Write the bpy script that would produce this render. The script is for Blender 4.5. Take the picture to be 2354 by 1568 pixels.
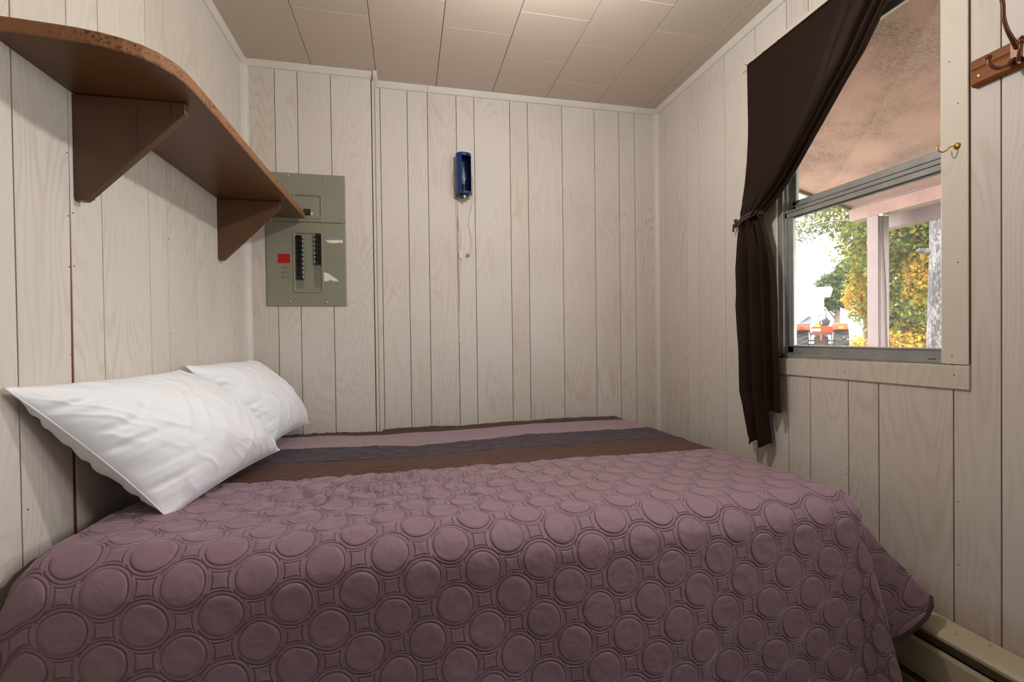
import bpy, bmesh, math, random
import numpy as np
from mathutils import Vector, Matrix
random.seed(7)
rng = np.random.default_rng(11)
C = bpy.context.scene.collection
scene = bpy.context.scene
for o in list(bpy.data.objects):
    bpy.data.objects.remove(o)
PI = math.pi

def lin(c):
    c = c / 255.0
    return c / 12.92 if c <= 0.04045 else ((c + 0.055) / 1.055) ** 2.4
def rgb(r, g, b):
    return (lin(r), lin(g), lin(b), 1.0)

# ------------------------------------------------------------------ camera
yaw, pitch, roll, FPX = 0.219767, -0.0112405, -0.0126641, 1070.58
cy, sy, cp, sp, cr, sr = math.cos(yaw), math.sin(yaw), math.cos(pitch), math.sin(pitch), math.cos(roll), math.sin(roll)
fw = Vector((sy * cp, cy * cp, sp)); rt = Vector((cy, -sy, 0)); up = rt.cross(fw)
rt2 = rt * cr + up * sr; up2 = up * cr - rt * sr
cam_d = bpy.data.cameras.new('camera'); cam = bpy.data.objects.new('camera', cam_d); C.objects.link(cam)
m = Matrix.Identity(4)
for i in range(3):
    m[i][0] = rt2[i]; m[i][1] = up2[i]; m[i][2] = -fw[i]
m[2][3] = 1.08
cam.matrix_world = m
cam_d.sensor_width = 36.0; cam_d.sensor_fit = 'HORIZONTAL'; cam_d.lens = FPX / 2354 * 36.0
cam_d.clip_start = 0.02; cam_d.clip_end = 500
scene.camera = cam

# ------------------------------------------------------------------ world, sun, lamps, exposure
w = bpy.data.worlds.new('world'); scene.world = w; w.use_nodes = True
bg = w.node_tree.nodes['Background']
bg.inputs[0].default_value = (0.95, 0.98, 1.0, 1); bg.inputs[1].default_value = 9.5
sd = bpy.data.lights.new('sun', 'SUN'); sun = bpy.data.objects.new('sun', sd); C.objects.link(sun)
sd.energy = 5.5; sd.angle = math.radians(1.5); sd.color = (1.0, 0.94, 0.82)
sun.rotation_euler = Vector((0.62, 0.42, -0.75)).to_track_quat('-Z', 'Y').to_euler()
sun.location = (-4, -3, 8)
def area(name, loc, target, sx, sy_, power, col):
    l = bpy.data.lights.new(name, 'AREA'); l.shape = 'RECTANGLE'; l.size = sx; l.size_y = sy_
    l.energy = power; l.color = col
    o = bpy.data.objects.new(name, l); C.objects.link(o); o.location = loc
    o.rotation_euler = (Vector(target) - Vector(loc)).to_track_quat('-Z', 'Y').to_euler()
    return o
# added fill lamp for the left wall, out of view, and the bulb of the ceiling light above the bed
area('side_fill', (1.420, 0.28, 1.58), (-0.735, 0.50, 1.55), 0.42, 0.8, 10.5, (0.97, 0.98, 1.0))
pl_ = bpy.data.lights.new('ceiling_bulb', 'POINT'); pl_.energy = 16.0; pl_.color = (1.0, 0.99, 0.985); pl_.shadow_soft_size = 0.025
plo = bpy.data.objects.new('ceiling_bulb', pl_); C.objects.link(plo); plo.location = (0.45, 1.25, 2.07)
scene.view_settings.view_transform = 'Standard'; scene.view_settings.look = 'None'
scene.view_settings.exposure = 0.62; scene.view_settings.gamma = 1.0
scene.view_settings.use_curve_mapping = False

# ------------------------------------------------------------------ node helpers
class NT:
    def __init__(s, name):
        s.m = bpy.data.materials.new(name); s.m.use_nodes = True
        s.t = s.m.node_tree; s.n = s.t.nodes; s.p = s.n['Principled BSDF']
    def new(s, typ, **kw):
        n = s.n.new(typ)
        for k, v in kw.items(): setattr(n, k, v)
        return n
    def link(s, a, b): s.t.links.new(a, b)
    def math(s, op, a, b=None, c=None):
        n = s.new('ShaderNodeMath', operation=op)
        for i, v in enumerate((a, b, c)):
            if v is None: continue
            if isinstance(v, (int, float)): n.inputs[i].default_value = v
            else: s.link(v, n.inputs[i])
        return n.outputs[0]
    def mix(s, f, a, b, blend='MIX'):
        n = s.new('ShaderNodeMix', data_type='RGBA', blend_type=blend)
        for i, v in ((0, f), (6, a), (7, b)):
            if isinstance(v, (int, float)): n.inputs[i].default_value = v
            elif isinstance(v, tuple): n.inputs[i].default_value = v
            else: s.link(v, n.inputs[i])
        return n.outputs[2]
    def noise(s, vec, scale, detail=3, rough=0.5, dist=0.0):
        n = s.new('ShaderNodeTexNoise'); n.inputs['Scale'].default_value = scale
        n.inputs['Detail'].default_value = detail; n.inputs['Roughness'].default_value = rough
        n.inputs['Distortion'].default_value = dist
        if vec is not None: s.link(vec, n.inputs['Vector'])
        return n.outputs[0]
    def ramp(s, f, stops):
        n = s.new('ShaderNodeValToRGB'); s.link(f, n.inputs[0]); e = n.color_ramp.elements
        while len(e) < len(stops): e.new(0.5)
        for i, (p, c) in enumerate(stops): e[i].position = p; e[i].color = c
        return n.outputs[0]
    def coord(s, kind='Object', scale=(1, 1, 1), randomize=0.0):
        tc = s.new('ShaderNodeTexCoord'); mp = s.new('ShaderNodeMapping')
        s.link(tc.outputs[kind], mp.inputs[0]); mp.inputs['Scale'].default_value = scale
        if randomize:
            oi = s.new('ShaderNodeObjectInfo'); cb = s.new('ShaderNodeCombineXYZ')
            r = s.math('MULTIPLY', oi.outputs['Random'], randomize)
            for i in range(3): s.link(r, cb.inputs[i])
            s.link(cb.outputs[0], mp.inputs['Location'])
        return mp.outputs[0]
    def bump(s, h, strength=0.3, dist=0.002):
        b = s.new('ShaderNodeBump'); b.inputs['Strength'].default_value = strength
        b.inputs['Distance'].default_value = dist; s.link(h, b.inputs['Height'])
        s.link(b.outputs[0], s.p.inputs['Normal'])
    def base(s, c):
        if isinstance(c, tuple): s.p.inputs['Base Color'].default_value = c
        else: s.link(c, s.p.inputs['Base Color'])
        return s

def simple(name, col, rough=0.5, metal=0.0, spec=0.5, var=0.06, scale=8.0, bump=0.0, sheen=0.0):
    t = NT(name); v = t.coord('Object')
    n = t.noise(v, scale, 4, 0.6)
    dark = tuple(c * (1 - var * 2) for c in col[:3]) + (1,); lite = tuple(min(1, c * (1 + var)) for c in col[:3]) + (1,)
    t.base(t.ramp(n, [(0.3, dark), (0.7, lite)]))
    t.p.inputs['Roughness'].default_value = rough; t.p.inputs['Metallic'].default_value = metal
    t.p.inputs['Specular IOR Level'].default_value = spec
    if sheen: t.p.inputs['Sheen Weight'].default_value = sheen
    if bump: t.bump(t.noise(v, scale * 12, 3), bump, 0.001)
    return t.m

def wood_panel(name, tone=1.0, base=(212, 204, 194), dark=(176, 158, 138)):
    """white-washed wood grain, running along Z, for planks facing X or Y"""
    t = NT(name)
    v = t.coord('Object', (1, 1, 1), 37.0)
    # low frequency stretched field whose contour lines are the grain
    mp = t.new('ShaderNodeMapping'); t.link(v, mp.inputs[0]); mp.inputs['Scale'].default_value = (6.5, 6.5, 1.1)
    f = t.noise(mp.outputs[0], 1.0, 1.5, 0.45, 0.25)
    rings = t.math('SINE', t.math('MULTIPLY', f, 150.0))
    rings = t.math('POWER', t.math('MULTIPLY_ADD', rings, 0.5, 0.5), 2.5)
    mp2 = t.new('ShaderNodeMapping'); t.link(v, mp2.inputs[0]); mp2.inputs['Scale'].default_value = (140, 140, 5)
    fine = t.noise(mp2.outputs[0], 1.0, 3, 0.6)
    mask = t.noise(v, 3.2, 2, 0.5)
    mask = t.math('MULTIPLY', t.math('MAXIMUM', t.math('SUBTRACT', mask, 0.32), 0.0), 2.6)
    g = t.math('MULTIPLY', t.math('MULTIPLY', rings, mask), 0.26)
    g = t.math('ADD', g, t.math('MULTIPLY', t.math('SUBTRACT', fine, 0.45), 0.30))
    blot = t.noise(v, 1.7, 2, 0.5)
    g = t.math('ADD', g, t.math('MULTIPLY', t.math('SUBTRACT', blot, 0.5), 0.4))
    oi = t.new('ShaderNodeObjectInfo')
    g = t.math('ADD', g, t.math('MULTIPLY', t.math('SUBTRACT', oi.outputs['Random'], 0.5), 0.16))
    c = t.ramp(g, [(0.0, rgb(*base)), (0.75, rgb(*dark))])
    t.base(c); t.p.inputs['Roughness'].default_value = 0.55; t.p.inputs['Specular IOR Level'].default_value = 0.3
    t.bump(t.math('MULTIPLY', g, -1.0), 0.12, 0.0010)
    return t.m

M = {}
M['panel'] = wood_panel('whitewashed_panel')
M['panel_trim'] = wood_panel('whitewashed_trim', base=(212, 204, 188), dark=(182, 168, 148))
# low water stains just above the heater on the window wall
def stained_panel():
    mt = wood_panel('whitewashed_panel_stained'); nt = mt.node_tree; p = nt.nodes['Principled BSDF']
    src = p.inputs['Base Color'].links[0].from_socket
    tc = nt.nodes.new('ShaderNodeTexCoord'); sx = nt.nodes.new('ShaderNodeSeparateXYZ'); nt.links.new(tc.outputs['Object'], sx.inputs[0])
    mp = nt.nodes.new('ShaderNodeMapping'); mp.inputs['Scale'].default_value = (30, 30, 5); nt.links.new(tc.outputs['Object'], mp.inputs[0])
    nz = nt.nodes.new('ShaderNodeTexNoise'); nz.inputs['Scale'].default_value = 2.0; nz.inputs['Detail'].default_value = 4; nt.links.new(mp.outputs[0], nz.inputs[0])
    mr = nt.nodes.new('ShaderNodeMapRange'); mr.inputs[1].default_value = 0.40; mr.inputs[2].default_value = 0.27
    nt.links.new(sx.outputs[2], mr.inputs[0])
    mu = nt.nodes.new('ShaderNodeMath'); mu.operation = 'MULTIPLY'; nt.links.new(mr.outputs[0], mu.inputs[0]); nt.links.new(nz.outputs[0], mu.inputs[1])
    mx = nt.nodes.new('ShaderNodeMix'); mx.data_type = 'RGBA'; mx.blend_type = 'MULTIPLY'
    nt.links.new(mu.outputs[0], mx.inputs[0]); nt.links.new(src, mx.inputs[6]); mx.inputs[7].default_value = rgb(160, 120, 60)
    nt.links.new(mx.outputs[2], p.inputs['Base Color'])
    return mt
M['panel_low'] = stained_panel()
M['groove'] = simple('groove_dark', rgb(92, 76, 60), 0.8)
M['raw_wood'] = simple('raw_brown_edge', rgb(112, 58, 34), 0.8, var=0.2, scale=30)
M['white_trim'] = simple('white_painted_trim', rgb(214, 208, 198), 0.4, var=0.03)
t = NT('ceiling_tile_paint'); v = t.coord('Object', (1, 1, 1), 9.0)
oi = t.new('ShaderNodeObjectInfo')
c = t.mix(oi.outputs['Random'], rgb(197, 183, 166), rgb(201, 183, 168))
t.base(c); t.p.inputs['Roughness'].default_value = 0.6; t.bump(t.noise(v, 60, 3), 0.06, 0.001)
M['tile'] = t.m
M['floor'] = simple('dark_green_floor', rgb(28, 40, 38), 0.6, var=0.3, scale=5)
M['shelf_paint'] = simple('brown_shelf_paint', rgb(100, 65, 33), 0.36, var=0.05, scale=4, bump=0.05)
M['bracket_paint'] = simple('brown_bracket_paint', rgb(92, 64, 42), 0.42, var=0.08, scale=6, bump=0.1)
t = NT('particle_board_edge'); v = t.coord('Object')
vo = t.new('ShaderNodeTexVoronoi'); vo.inputs['Scale'].default_value = 260; t.link(v, vo.inputs['Vector'])
n1 = t.noise(v, 160, 4, 0.7); n2 = t.noise(v, 9, 3, 0.5)
k = t.math('MULTIPLY', t.math('GREATER_THAN', n1, 0.55), t.math('MULTIPLY', t.math('MAXIMUM', t.math('SUBTRACT', n2, 0.40), 0.0), 4.0))
k = t.math('MINIMUM', k, 1.0)
c = t.mix(k, rgb(140, 94, 56), rgb(74, 44, 26)); t.base(c); t.p.inputs['Roughness'].default_value = 0.7; t.bump(n1, 0.6, 0.002)
M['edge'] = t.m
M['panel_grey'] = simple('grey_green_enamel', rgb(138, 136, 118), 0.42, var=0.03, scale=3)
M['panel_grey_dark'] = simple('grey_enamel_seam', rgb(112, 112, 98), 0.5)
M['black_plastic'] = simple('black_plastic', rgb(22, 22, 24), 0.35)
M['lever'] = simple('breaker_lever', rgb(38, 38, 42), 0.3)
M['white_plastic'] = simple('white_plastic', rgb(222, 218, 208), 0.45)
M['red'] = simple('red_sticker', rgb(176, 14, 22), 0.5)
M['paper'] = simple('torn_paper', rgb(228, 224, 212), 0.8, var=0.05, scale=60)
M['paper_grey'] = simple('torn_paper_backing', rgb(140, 146, 154), 0.8, var=0.15, scale=90)
M['ink'] = simple('ink', rgb(52, 50, 46), 0.8)
M['screw'] = simple('zinc_screw', rgb(190, 186, 172), 0.3, metal=0.9)
M['blue'] = simple('blue_enamel', rgb(10, 50, 118), 0.28, var=0.04)
M['blue_dark'] = simple('dark_blue_interior', rgb(12, 24, 62), 0.35)
M['bronze'] = simple('antique_bronze', rgb(104, 60, 30), 0.36, metal=0.4, var=0.15, scale=30)
M['brass'] = simple('polished_brass', rgb(196, 160, 74), 0.2, metal=1.0)
M['rail'] = simple('stained_hook_rail', rgb(134, 76, 28), 0.5, spec=0.2, var=0.12, scale=12)
M['alu'] = simple('weathered_aluminium', rgb(158, 157, 152), 0.42, metal=0.25, var=0.08, scale=14)
M['alu_dark'] = simple('dark_window_channel', rgb(110, 108, 102), 0.5, metal=0.2, var=0.1)
M['heater'] = simple('cream_heater_enamel', rgb(176, 164, 138), 0.35, var=0.03)
M['heater_dark'] = simple('heater_inside', rgb(14, 13, 11), 0.7)
M['cord'] = simple('ivory_cord', rgb(208, 196, 180), 0.5)
def fabric(name, col, scale=900, rough=0.75, sheen=0.3, var=0.08, bump=0.15):
    t = NT(name); v = t.coord('Object'); n = t.noise(v, 14, 4, 0.6)
    a = tuple(c * (1 - var * 2) for c in col[:3]) + (1,); b = tuple(min(1, c * (1 + var)) for c in col[:3]) + (1,)
    t.base(t.ramp(n, [(0.3, a), (0.7, b)])); t.p.inputs['Roughness'].default_value = rough
    t.p.inputs['Sheen Weight'].default_value = sheen; t.p.inputs['Sheen Roughness'].default_value = 0.5
    t.bump(t.noise(v, scale, 2), bump, 0.0006)
    return t.m
M['curtain'] = fabric('dark_brown_curtain', rgb(40, 26, 19), 1200, 0.6, 0.0, 0.05, 0.1)
M['curtain'].node_tree.nodes['Principled BSDF'].inputs['Specular IOR Level'].default_value = 0.1
M['curtain_lining'] = fabric('grey_brown_lining', rgb(118, 104, 94), 1200, 0.7, 0.1)
M['binding'] = fabric('dark_brown_binding', rgb(52, 34, 28), 900, 0.8, 0.2)
t = NT('white_pillow_cloth'); v = t.coord('Object')
t.base(rgb(240, 242, 245)); t.p.inputs['Roughness'].default_value = 0.6; t.p.inputs['Sheen Weight'].default_value = 0.15
nn = t.noise(v, 16, 4, 0.55, 0.8); t.bump(nn, 0.2, 0.005)
M['pillow'] = t.m
M['mattress'] = fabric('mattress_ticking', rgb(200, 196, 188))

QL = 0.1265
QROT = math.radians(-3.0); QOU, QOV = 0.104, -0.024
def quilt_mat(name, col, dark, pattern='rings', rib=0.012, ribamp=0.6, sheen=0.04):
    t = NT(name); tc = t.new('ShaderNodeTexCoord'); sx = t.new('ShaderNodeSeparateXYZ'); t.link(tc.outputs['UV'], sx.inputs[0])
    u, vv = sx.outputs[0], sx.outputs[1]
    nz = t.noise(tc.outputs['UV'], 26, 3, 0.6, 0.4)
    if pattern == 'rings':
        # slight hand-made wobble
        wob = t.noise(tc.outputs['UV'], 7, 2, 0.5); wob2 = t.noise(tc.outputs['UV'], 8.3, 2, 0.5)
        u = t.math('MULTIPLY_ADD', t.math('SUBTRACT', wob, 0.5), 0.013, u)
        vv = t.math('MULTIPLY_ADD', t.math('SUBTRACT', wob2, 0.5), 0.013, vv)
        ur = t.math('ADD', t.math('MULTIPLY', u, math.cos(QROT)), t.math('MULTIPLY', vv, math.sin(QROT)))
        vr = t.math('SUBTRACT', t.math('MULTIPLY', vv, math.cos(QROT)), t.math('MULTIPLY', u, math.sin(QROT)))
        def cell(o):
            a = t.math('ADD', t.math('DIVIDE', t.math('ADD', ur, QOU), QL), o); b = t.math('ADD', t.math('DIVIDE', t.math('ADD', vr, QOV), QL), o)
            fa = t.math('SUBTRACT', t.math('FRACT', t.math('ADD', a, 100.0)), 0.5)
            fb = t.math('SUBTRACT', t.math('FRACT', t.math('ADD', b, 100.0)), 0.5)
            d = t.math('SQRT', t.math('ADD', t.math('MULTIPLY', fa, fa), t.math('MULTIPLY', fb, fb)))
            return t.math('MULTIPLY', d, QL), t.math('MULTIPLY', t.math('ABSOLUTE', fa), QL)
        (r0, x0), (r1, x1) = cell(0.0), cell(0.5)
        r = t.math('MINIMUM', r0, r1)
        sel = t.math('LESS_THAN', r0, r1)
        ax = t.math('ADD', t.math('MULTIPLY', sel, x0), t.math('MULTIPLY', t.math('SUBTRACT', 1.0, sel), x1))
        side = t.math('MULTIPLY', t.math('GREATER_THAN', t.math('DIVIDE', ax, r), 0.90), 0.02)
        d1 = t.math('ABSOLUTE', t.math('SUBTRACT', r, 0.0376))
        d2 = t.math('ADD', t.math('ABSOLUTE', t.math('SUBTRACT', r, 0.0446)), side)
        d3 = t.math('ABSOLUTE', t.math('SUBTRACT', r, 0.0500))
        d = t.math('MINIMUM', d1, t.math('MINIMUM', d2, d3))
        def vee(x, wd): return t.math('SUBTRACT', 1.0, t.math('MINIMUM', t.math('DIVIDE', x, wd), 1.0))
        st = t.math('POWER', vee(d, 0.0028), 1.4)
        puck = t.noise(tc.outputs['UV'], 120, 2, 0.6)
        cre = t.noise(tc.outputs['UV'], 30, 2, 0.5, 0.8)
        h = t.math('SUBTRACT', t.math('MULTIPLY_ADD', nz, 0.7, t.math('MULTIPLY', cre, 0.9)), t.math('MULTIPLY', st, t.math('ADD', 0.5, puck)))
        line = t.math('MULTIPLY', vee(d, 0.0012), 0.65)
        wr = t.math('MULTIPLY', t.math('SUBTRACT', t.noise(tc.outputs['UV'], 40, 3, 0.6, 1.0), 0.5), 0.25)
        f = t.math('ADD', line, wr)
        t.bump(h, 0.85, 0.0026)
    elif pattern == 'ribs':
        s = t.math('SINE', t.math('MULTIPLY', t.math('MULTIPLY_ADD', t.math('SUBTRACT', nz, 0.5), 0.0012, vv), 2 * PI / rib))
        s = t.math('MULTIPLY_ADD', s, 0.5, 0.5)
        f = t.math('MULTIPLY', t.math('POWER', s, 3.0), ribamp)
        t.bump(t.math('SUBTRACT', t.math('MULTIPLY', nz, 0.25), s), 0.8, 0.003)
    else:
        f = t.math('MULTIPLY', t.math('SUBTRACT', nz, 0.4), 0.6); t.bump(nz, 0.6, 0.004)
    f = t.math('MAXIMUM', t.math('MINIMUM', f, 1.0), 0.0)
    t.base(t.mix(f, col, dark)); t.p.inputs['Roughness'].default_value = 0.62
    t.p.inputs['Sheen Weight'].default_value = sheen; t.p.inputs['Sheen Roughness'].default_value = 0.35; t.p.inputs['Sheen Tint'].default_value = (0.95, 0.78, 0.84, 1); t.p.inputs['Specular IOR Level'].default_value = 0.4
    return t.m
M['q_main'] = quilt_mat('mauve_quilt', rgb(137, 109, 119), rgb(44, 30, 34), 'rings', sheen=0.45)
M['q_navy'] = quilt_mat('slate_quilt_band', rgb(70, 60, 70), rgb(32, 27, 33), 'rings')
M['q_brown'] = quilt_mat('brown_ribbed_band', rgb(92, 58, 43), rgb(36, 22, 17), 'ribs', 0.0245, 0.95)
M['q_light'] = quilt_mat('light_mauve_ribbed_band', rgb(160, 132, 141), rgb(84, 62, 70), 'ribs', 0.020, 0.9, sheen=0.4)
M['q_edge'] = quilt_mat('brown_edge_band', rgb(72, 44, 34), rgb(40, 24, 18), 'plain')

# outside
M['soffit_post'] = simple('pinkish_painted_post', rgb(104, 84, 80), 0.7, var=0.05)
t = NT('flake_board_soffit'); v = t.coord('Object')
def flakes(sc, st, rotz):
    mp = t.new('ShaderNodeMapping'); t.link(v, mp.inputs[0]); mp.inputs['Rotation'].default_value = (0, 0, rotz)
    mp.inputs['Scale'].default_value = (sc * st, sc, sc)
    return t.noise(mp.outputs[0], 1.0, 5, 0.65, 2.2)
a = flakes(70, 0.3, 0.5); b_ = flakes(60, 0.3, -0.6); big = t.noise(v, 3.0, 3, 0.5)
ln = t.math('MULTIPLY', t.math('LESS_THAN', t.math('ABSOLUTE', t.math('SUBTRACT', a, 0.5)), 0.022), 0.9)
ln2 = t.math('MULTIPLY', t.math('LESS_THAN', t.math('ABSOLUTE', t.math('SUBTRACT', b_, 0.47)), 0.022), 0.85)
f = t.math('MAXIMUM', ln, ln2)
f = t.math('MULTIPLY', f, t.math('MULTIPLY', t.math('MAXIMUM', t.math('SUBTRACT', big, 0.32), 0.0), 3.2))
f = t.math('MINIMUM', t.math('ADD', f, t.math('MULTIPLY', t.math('SUBTRACT', big, 0.45), 0.8)), 1.0); f = t.math('MAXIMUM', f, 0.0)
t.base(t.mix(f, rgb(142, 106, 94), rgb(56, 42, 36))); t.p.inputs['Roughness'].default_value = 0.8; t.bump(a, 0.3, 0.003)
M['soffit'] = t.m
t = NT('speckled_bark'); v = t.coord('Object', (1, 1, 0.6))
a = t.noise(v, 38, 5, 0.7); b_ = t.noise(v, 7, 3, 0.5)
t.base(t.ramp(t.math('ADD', a, t.math('MULTIPLY', t.math('SUBTRACT', b_, 0.5), 0.5)), [(0.42, rgb(26, 22, 22)), (0.50, rgb(56, 50, 49)), (0.6, rgb(86, 80, 79))]))
t.p.inputs['Roughness'].default_value = 0.9; t.bump(a, 0.8, 0.02)
M['bark'] = t.m
M['bark_dark'] = simple('dark_bark', rgb(86, 72, 60), 0.9, var=0.2, scale=20)
def leaf(name, c1, c2, c3):
    t = NT(name); gi = t.new('ShaderNodeNewGeometry')
    c = t.ramp(gi.outputs['Random Per Island'], [(0.0, c1), (0.55, c2), (1.0, c3)])
    t.base(c); t.p.inputs['Roughness'].default_value = 0.6
    tr = t.new('ShaderNodeBsdfTranslucent'); t.link(c, tr.inputs[0])
    mx = t.new('ShaderNodeMixShader'); mx.inputs[0].default_value = 0.5
    t.link(t.p.outputs[0], mx.inputs[1]); t.link(tr.outputs[0], mx.inputs[2])
    t.link(mx.outputs[0], t.n['Material Output'].inputs[0])
    return t.m
M['leaf_green'] = leaf('green_leaves', rgb(38, 52, 28), rgb(54, 68, 34), rgb(84, 88, 44))
M['leaf_mix'] = leaf('yellow_green_leaves', rgb(54, 68, 26), rgb(86, 96, 34), rgb(134, 124, 38))
M['leaf_yellow'] = leaf('golden_leaves', rgb(150, 124, 30), rgb(172, 140, 34), rgb(150, 92, 34))
M['leaf_conifer'] = leaf('conifer_needles', rgb(34, 42, 26), rgb(50, 56, 30), rgb(88, 80, 38))
M['lawn'] = simple('sunlit_lawn', rgb(112, 112, 76), 0.9, var=0.2, scale=2)
M['deck'] = simple('grey_deck_boards', rgb(112, 108, 106), 0.8, var=0.1)
M['house_wall'] = simple('white_siding', rgb(244, 244, 244), 0.7, var=0.02)
M['house_roof'] = simple('pale_roof', rgb(226, 228, 230), 0.7, var=0.04)
M['house_window'] = simple('house_window_glass', rgb(150, 165, 180), 0.2)
M['orange'] = simple('orange_tractor_paint', rgb(142, 44, 20), 0.8, spec=0.15)
M['amber'] = simple('amber_lamp_lens', rgb(190, 100, 26), 0.3)
M['tyre'] = simple('tyre_rubber', rgb(26, 25, 26), 0.8)
M['seat_blue'] = simple('dark_blue_vinyl', rgb(22, 26, 46), 0.5)
M['metal_dark'] = simple('greasy_metal', rgb(60, 52, 50), 0.5, metal=0.4)
M['fence'] = simple('reddish_fence', rgb(110, 66, 48), 0.8, var=0.15)
# window glass: clear pane with the glare veil mixed in as a translucent haze
t = NT('glare_haze_glass'); v = t.coord('Object')
tr = t.new('ShaderNodeBsdfTransparent'); tr.inputs[0].default_value = (0.97, 0.97, 0.97, 1)
gl = t.new('ShaderNodeBsdfGlossy'); gl.inputs['Roughness'].default_value = 0.03
df = t.new('ShaderNodeBsdfTranslucent'); df.inputs[0].default_value = (0.95, 0.93, 0.9, 1)
m1 = t.new('ShaderNodeMixShader'); m1.inputs[0].default_value = 0.04; t.link(tr.outputs[0], m1.inputs[1]); t.link(gl.outputs[0], m1.inputs[2])
m2 = t.new('ShaderNodeMixShader'); t.link(m1.outputs[0], m2.inputs[1]); t.link(df.outputs[0], m2.inputs[2])
t.link(t.math('MULTIPLY_ADD', t.noise(v, 5, 3), 0.010, 0.008), m2.inputs[0])
t.link(m2.outputs[0], t.n['Material Output'].inputs[0]); M['pane'] = t.m
t = NT('clear_bulb_glass'); tr = t.new('ShaderNodeBsdfTransparent'); gl = t.new('ShaderNodeBsdfGlossy'); gl.inputs['Roughness'].default_value = 0.05
m1 = t.new('ShaderNodeMixShader'); lw = t.new('ShaderNodeLayerWeight'); lw.inputs[0].default_value = 0.35
t.link(t.math('MULTIPLY_ADD', lw.outputs[1], 0.6, 0.12), m1.inputs[0]); t.link(tr.outputs[0], m1.inputs[1]); t.link(gl.outputs[0], m1.inputs[2])
t.link(m1.outputs[0], t.n['Material Output'].inputs[0]); M['bulb'] = t.m

# ------------------------------------------------------------------ object helpers
def link(name, me, mat=None, parent=None, kind=None):
    o = bpy.data.objects.new(name, me); C.objects.link(o)
    if mat is not None and not me.materials: me.materials.append(mat)
    if parent: o.parent = parent
    if kind: o['kind'] = kind
    return o
def from_bm(name, bm, mat, parent=None, kind=None, smooth=False):
    me = bpy.data.meshes.new(name)
    bmesh.ops.recalc_face_normals(bm, faces=bm.faces)
    bm.to_mesh(me); bm.free()
    if smooth:
        for p in me.polygons: p.use_smooth = True
    return link(name, me, mat, parent, kind)
def thing(name, label, cat, loc=(0, 0, 0), group=None, rotz=0):
    o = bpy.data.objects.new(name, None); C.objects.link(o); o.location = loc; o.rotation_euler = (0, 0, rotz)
    o.empty_display_size = 0.1
    o['label'] = label; o['category'] = cat
    if group: o['group'] = group
    return o
def struct(name, label=None):
    o = bpy.data.objects.new(name, None); C.objects.link(o); o['kind'] = 'structure'; o.empty_display_size = 0.1
    if label: o['label'] = label
    return o
def add_box(bm, x0, x1, y0, y1, z0, z1, bev=0.0, seg=1):
    b2 = bmesh.new() if bev else bm
    vs = [b2.verts.new((x, y, z)) for x in (x0, x1) for y in (y0, y1) for z in (z0, z1)]
    for f in ((0, 1, 3, 2), (4, 6, 7, 5), (0, 4, 5, 1), (2, 3, 7, 6), (0, 2, 6, 4), (1, 5, 7, 3)):
        b2.faces.new([vs[i] for i in f])
    if bev:
        bmesh.ops.recalc_face_normals(b2, faces=b2.faces)
        bmesh.ops.bevel(b2, geom=list(b2.edges), offset=bev, segments=seg, affect='EDGES')
        merge(bm, b2)
def merge(bm, b2, mat=None):
    vm = {}
    for v_ in b2.verts: vm[v_] = bm.verts.new(mat @ v_.co if mat else v_.co)
    for f_ in b2.faces:
        try: bm.faces.new([vm[v_] for v_ in f_.verts])
        except ValueError: pass
    b2.free()
def box(name, x0, x1, y0, y1, z0, z1, mat, parent=None, bev=0.0, seg=1, kind=None):
    bm = bmesh.new(); add_box(bm, x0, x1, y0, y1, z0, z1, bev, seg)
    return from_bm(name, bm, mat, parent, kind)
def catmull(pts, n=8):
    P = [Vector(p) for p in pts]; P = [2 * P[0] - P[1]] + P + [2 * P[-1] - P[-2]]; out = []
    for i in range(1, len(P) - 2):
        for k in range(n):
            u = k / n; a, b, c, d = P[i - 1], P[i], P[i + 1], P[i + 2]
            out.append(0.5 * ((2 * b) + (c - a) * u + (2 * a - 5 * b + 4 * c - d) * u * u + (3 * b - a - 3 * c + d) * u ** 3))
    out.append(P[-2]); return out
def add_tube(bm, pts, r, seg=8, taper=None):
    n = len(pts); rings = []; prev = None
    for i, p in enumerate(pts):
        p = Vector(p)
        d = (Vector(pts[min(i + 1, n - 1)]) - Vector(pts[max(i - 1, 0)]))
        if d.length < 1e-9: d = Vector((0, 0, 1))
        d.normalize()
        if prev is None:
            a = d.orthogonal().normalized()
        else:
            a = prev - d * prev.dot(d)
            a = a.normalized() if a.length > 1e-6 else d.orthogonal().normalized()
        prev = a; b = d.cross(a); rr = r if taper is None else taper(i / (n - 1)) * r
        rings.append([bm.verts.new(p + (a * math.cos(2 * PI * k / seg) + b * math.sin(2 * PI * k / seg)) * rr) for k in range(seg)])
    for i in range(n - 1):
        for k in range(seg):
            bm.faces.new((rings[i][k], rings[i][(k + 1) % seg], rings[i + 1][(k + 1) % seg], rings[i + 1][k]))
    bm.faces.new(rings[0][::-1]); bm.faces.new(rings[-1])
def tube(name, pts, r, mat, parent=None, seg=8, taper=None):
    bm = bmesh.new(); add_tube(bm, pts, r, seg, taper); return from_bm(name, bm, mat, parent, smooth=True)
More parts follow.
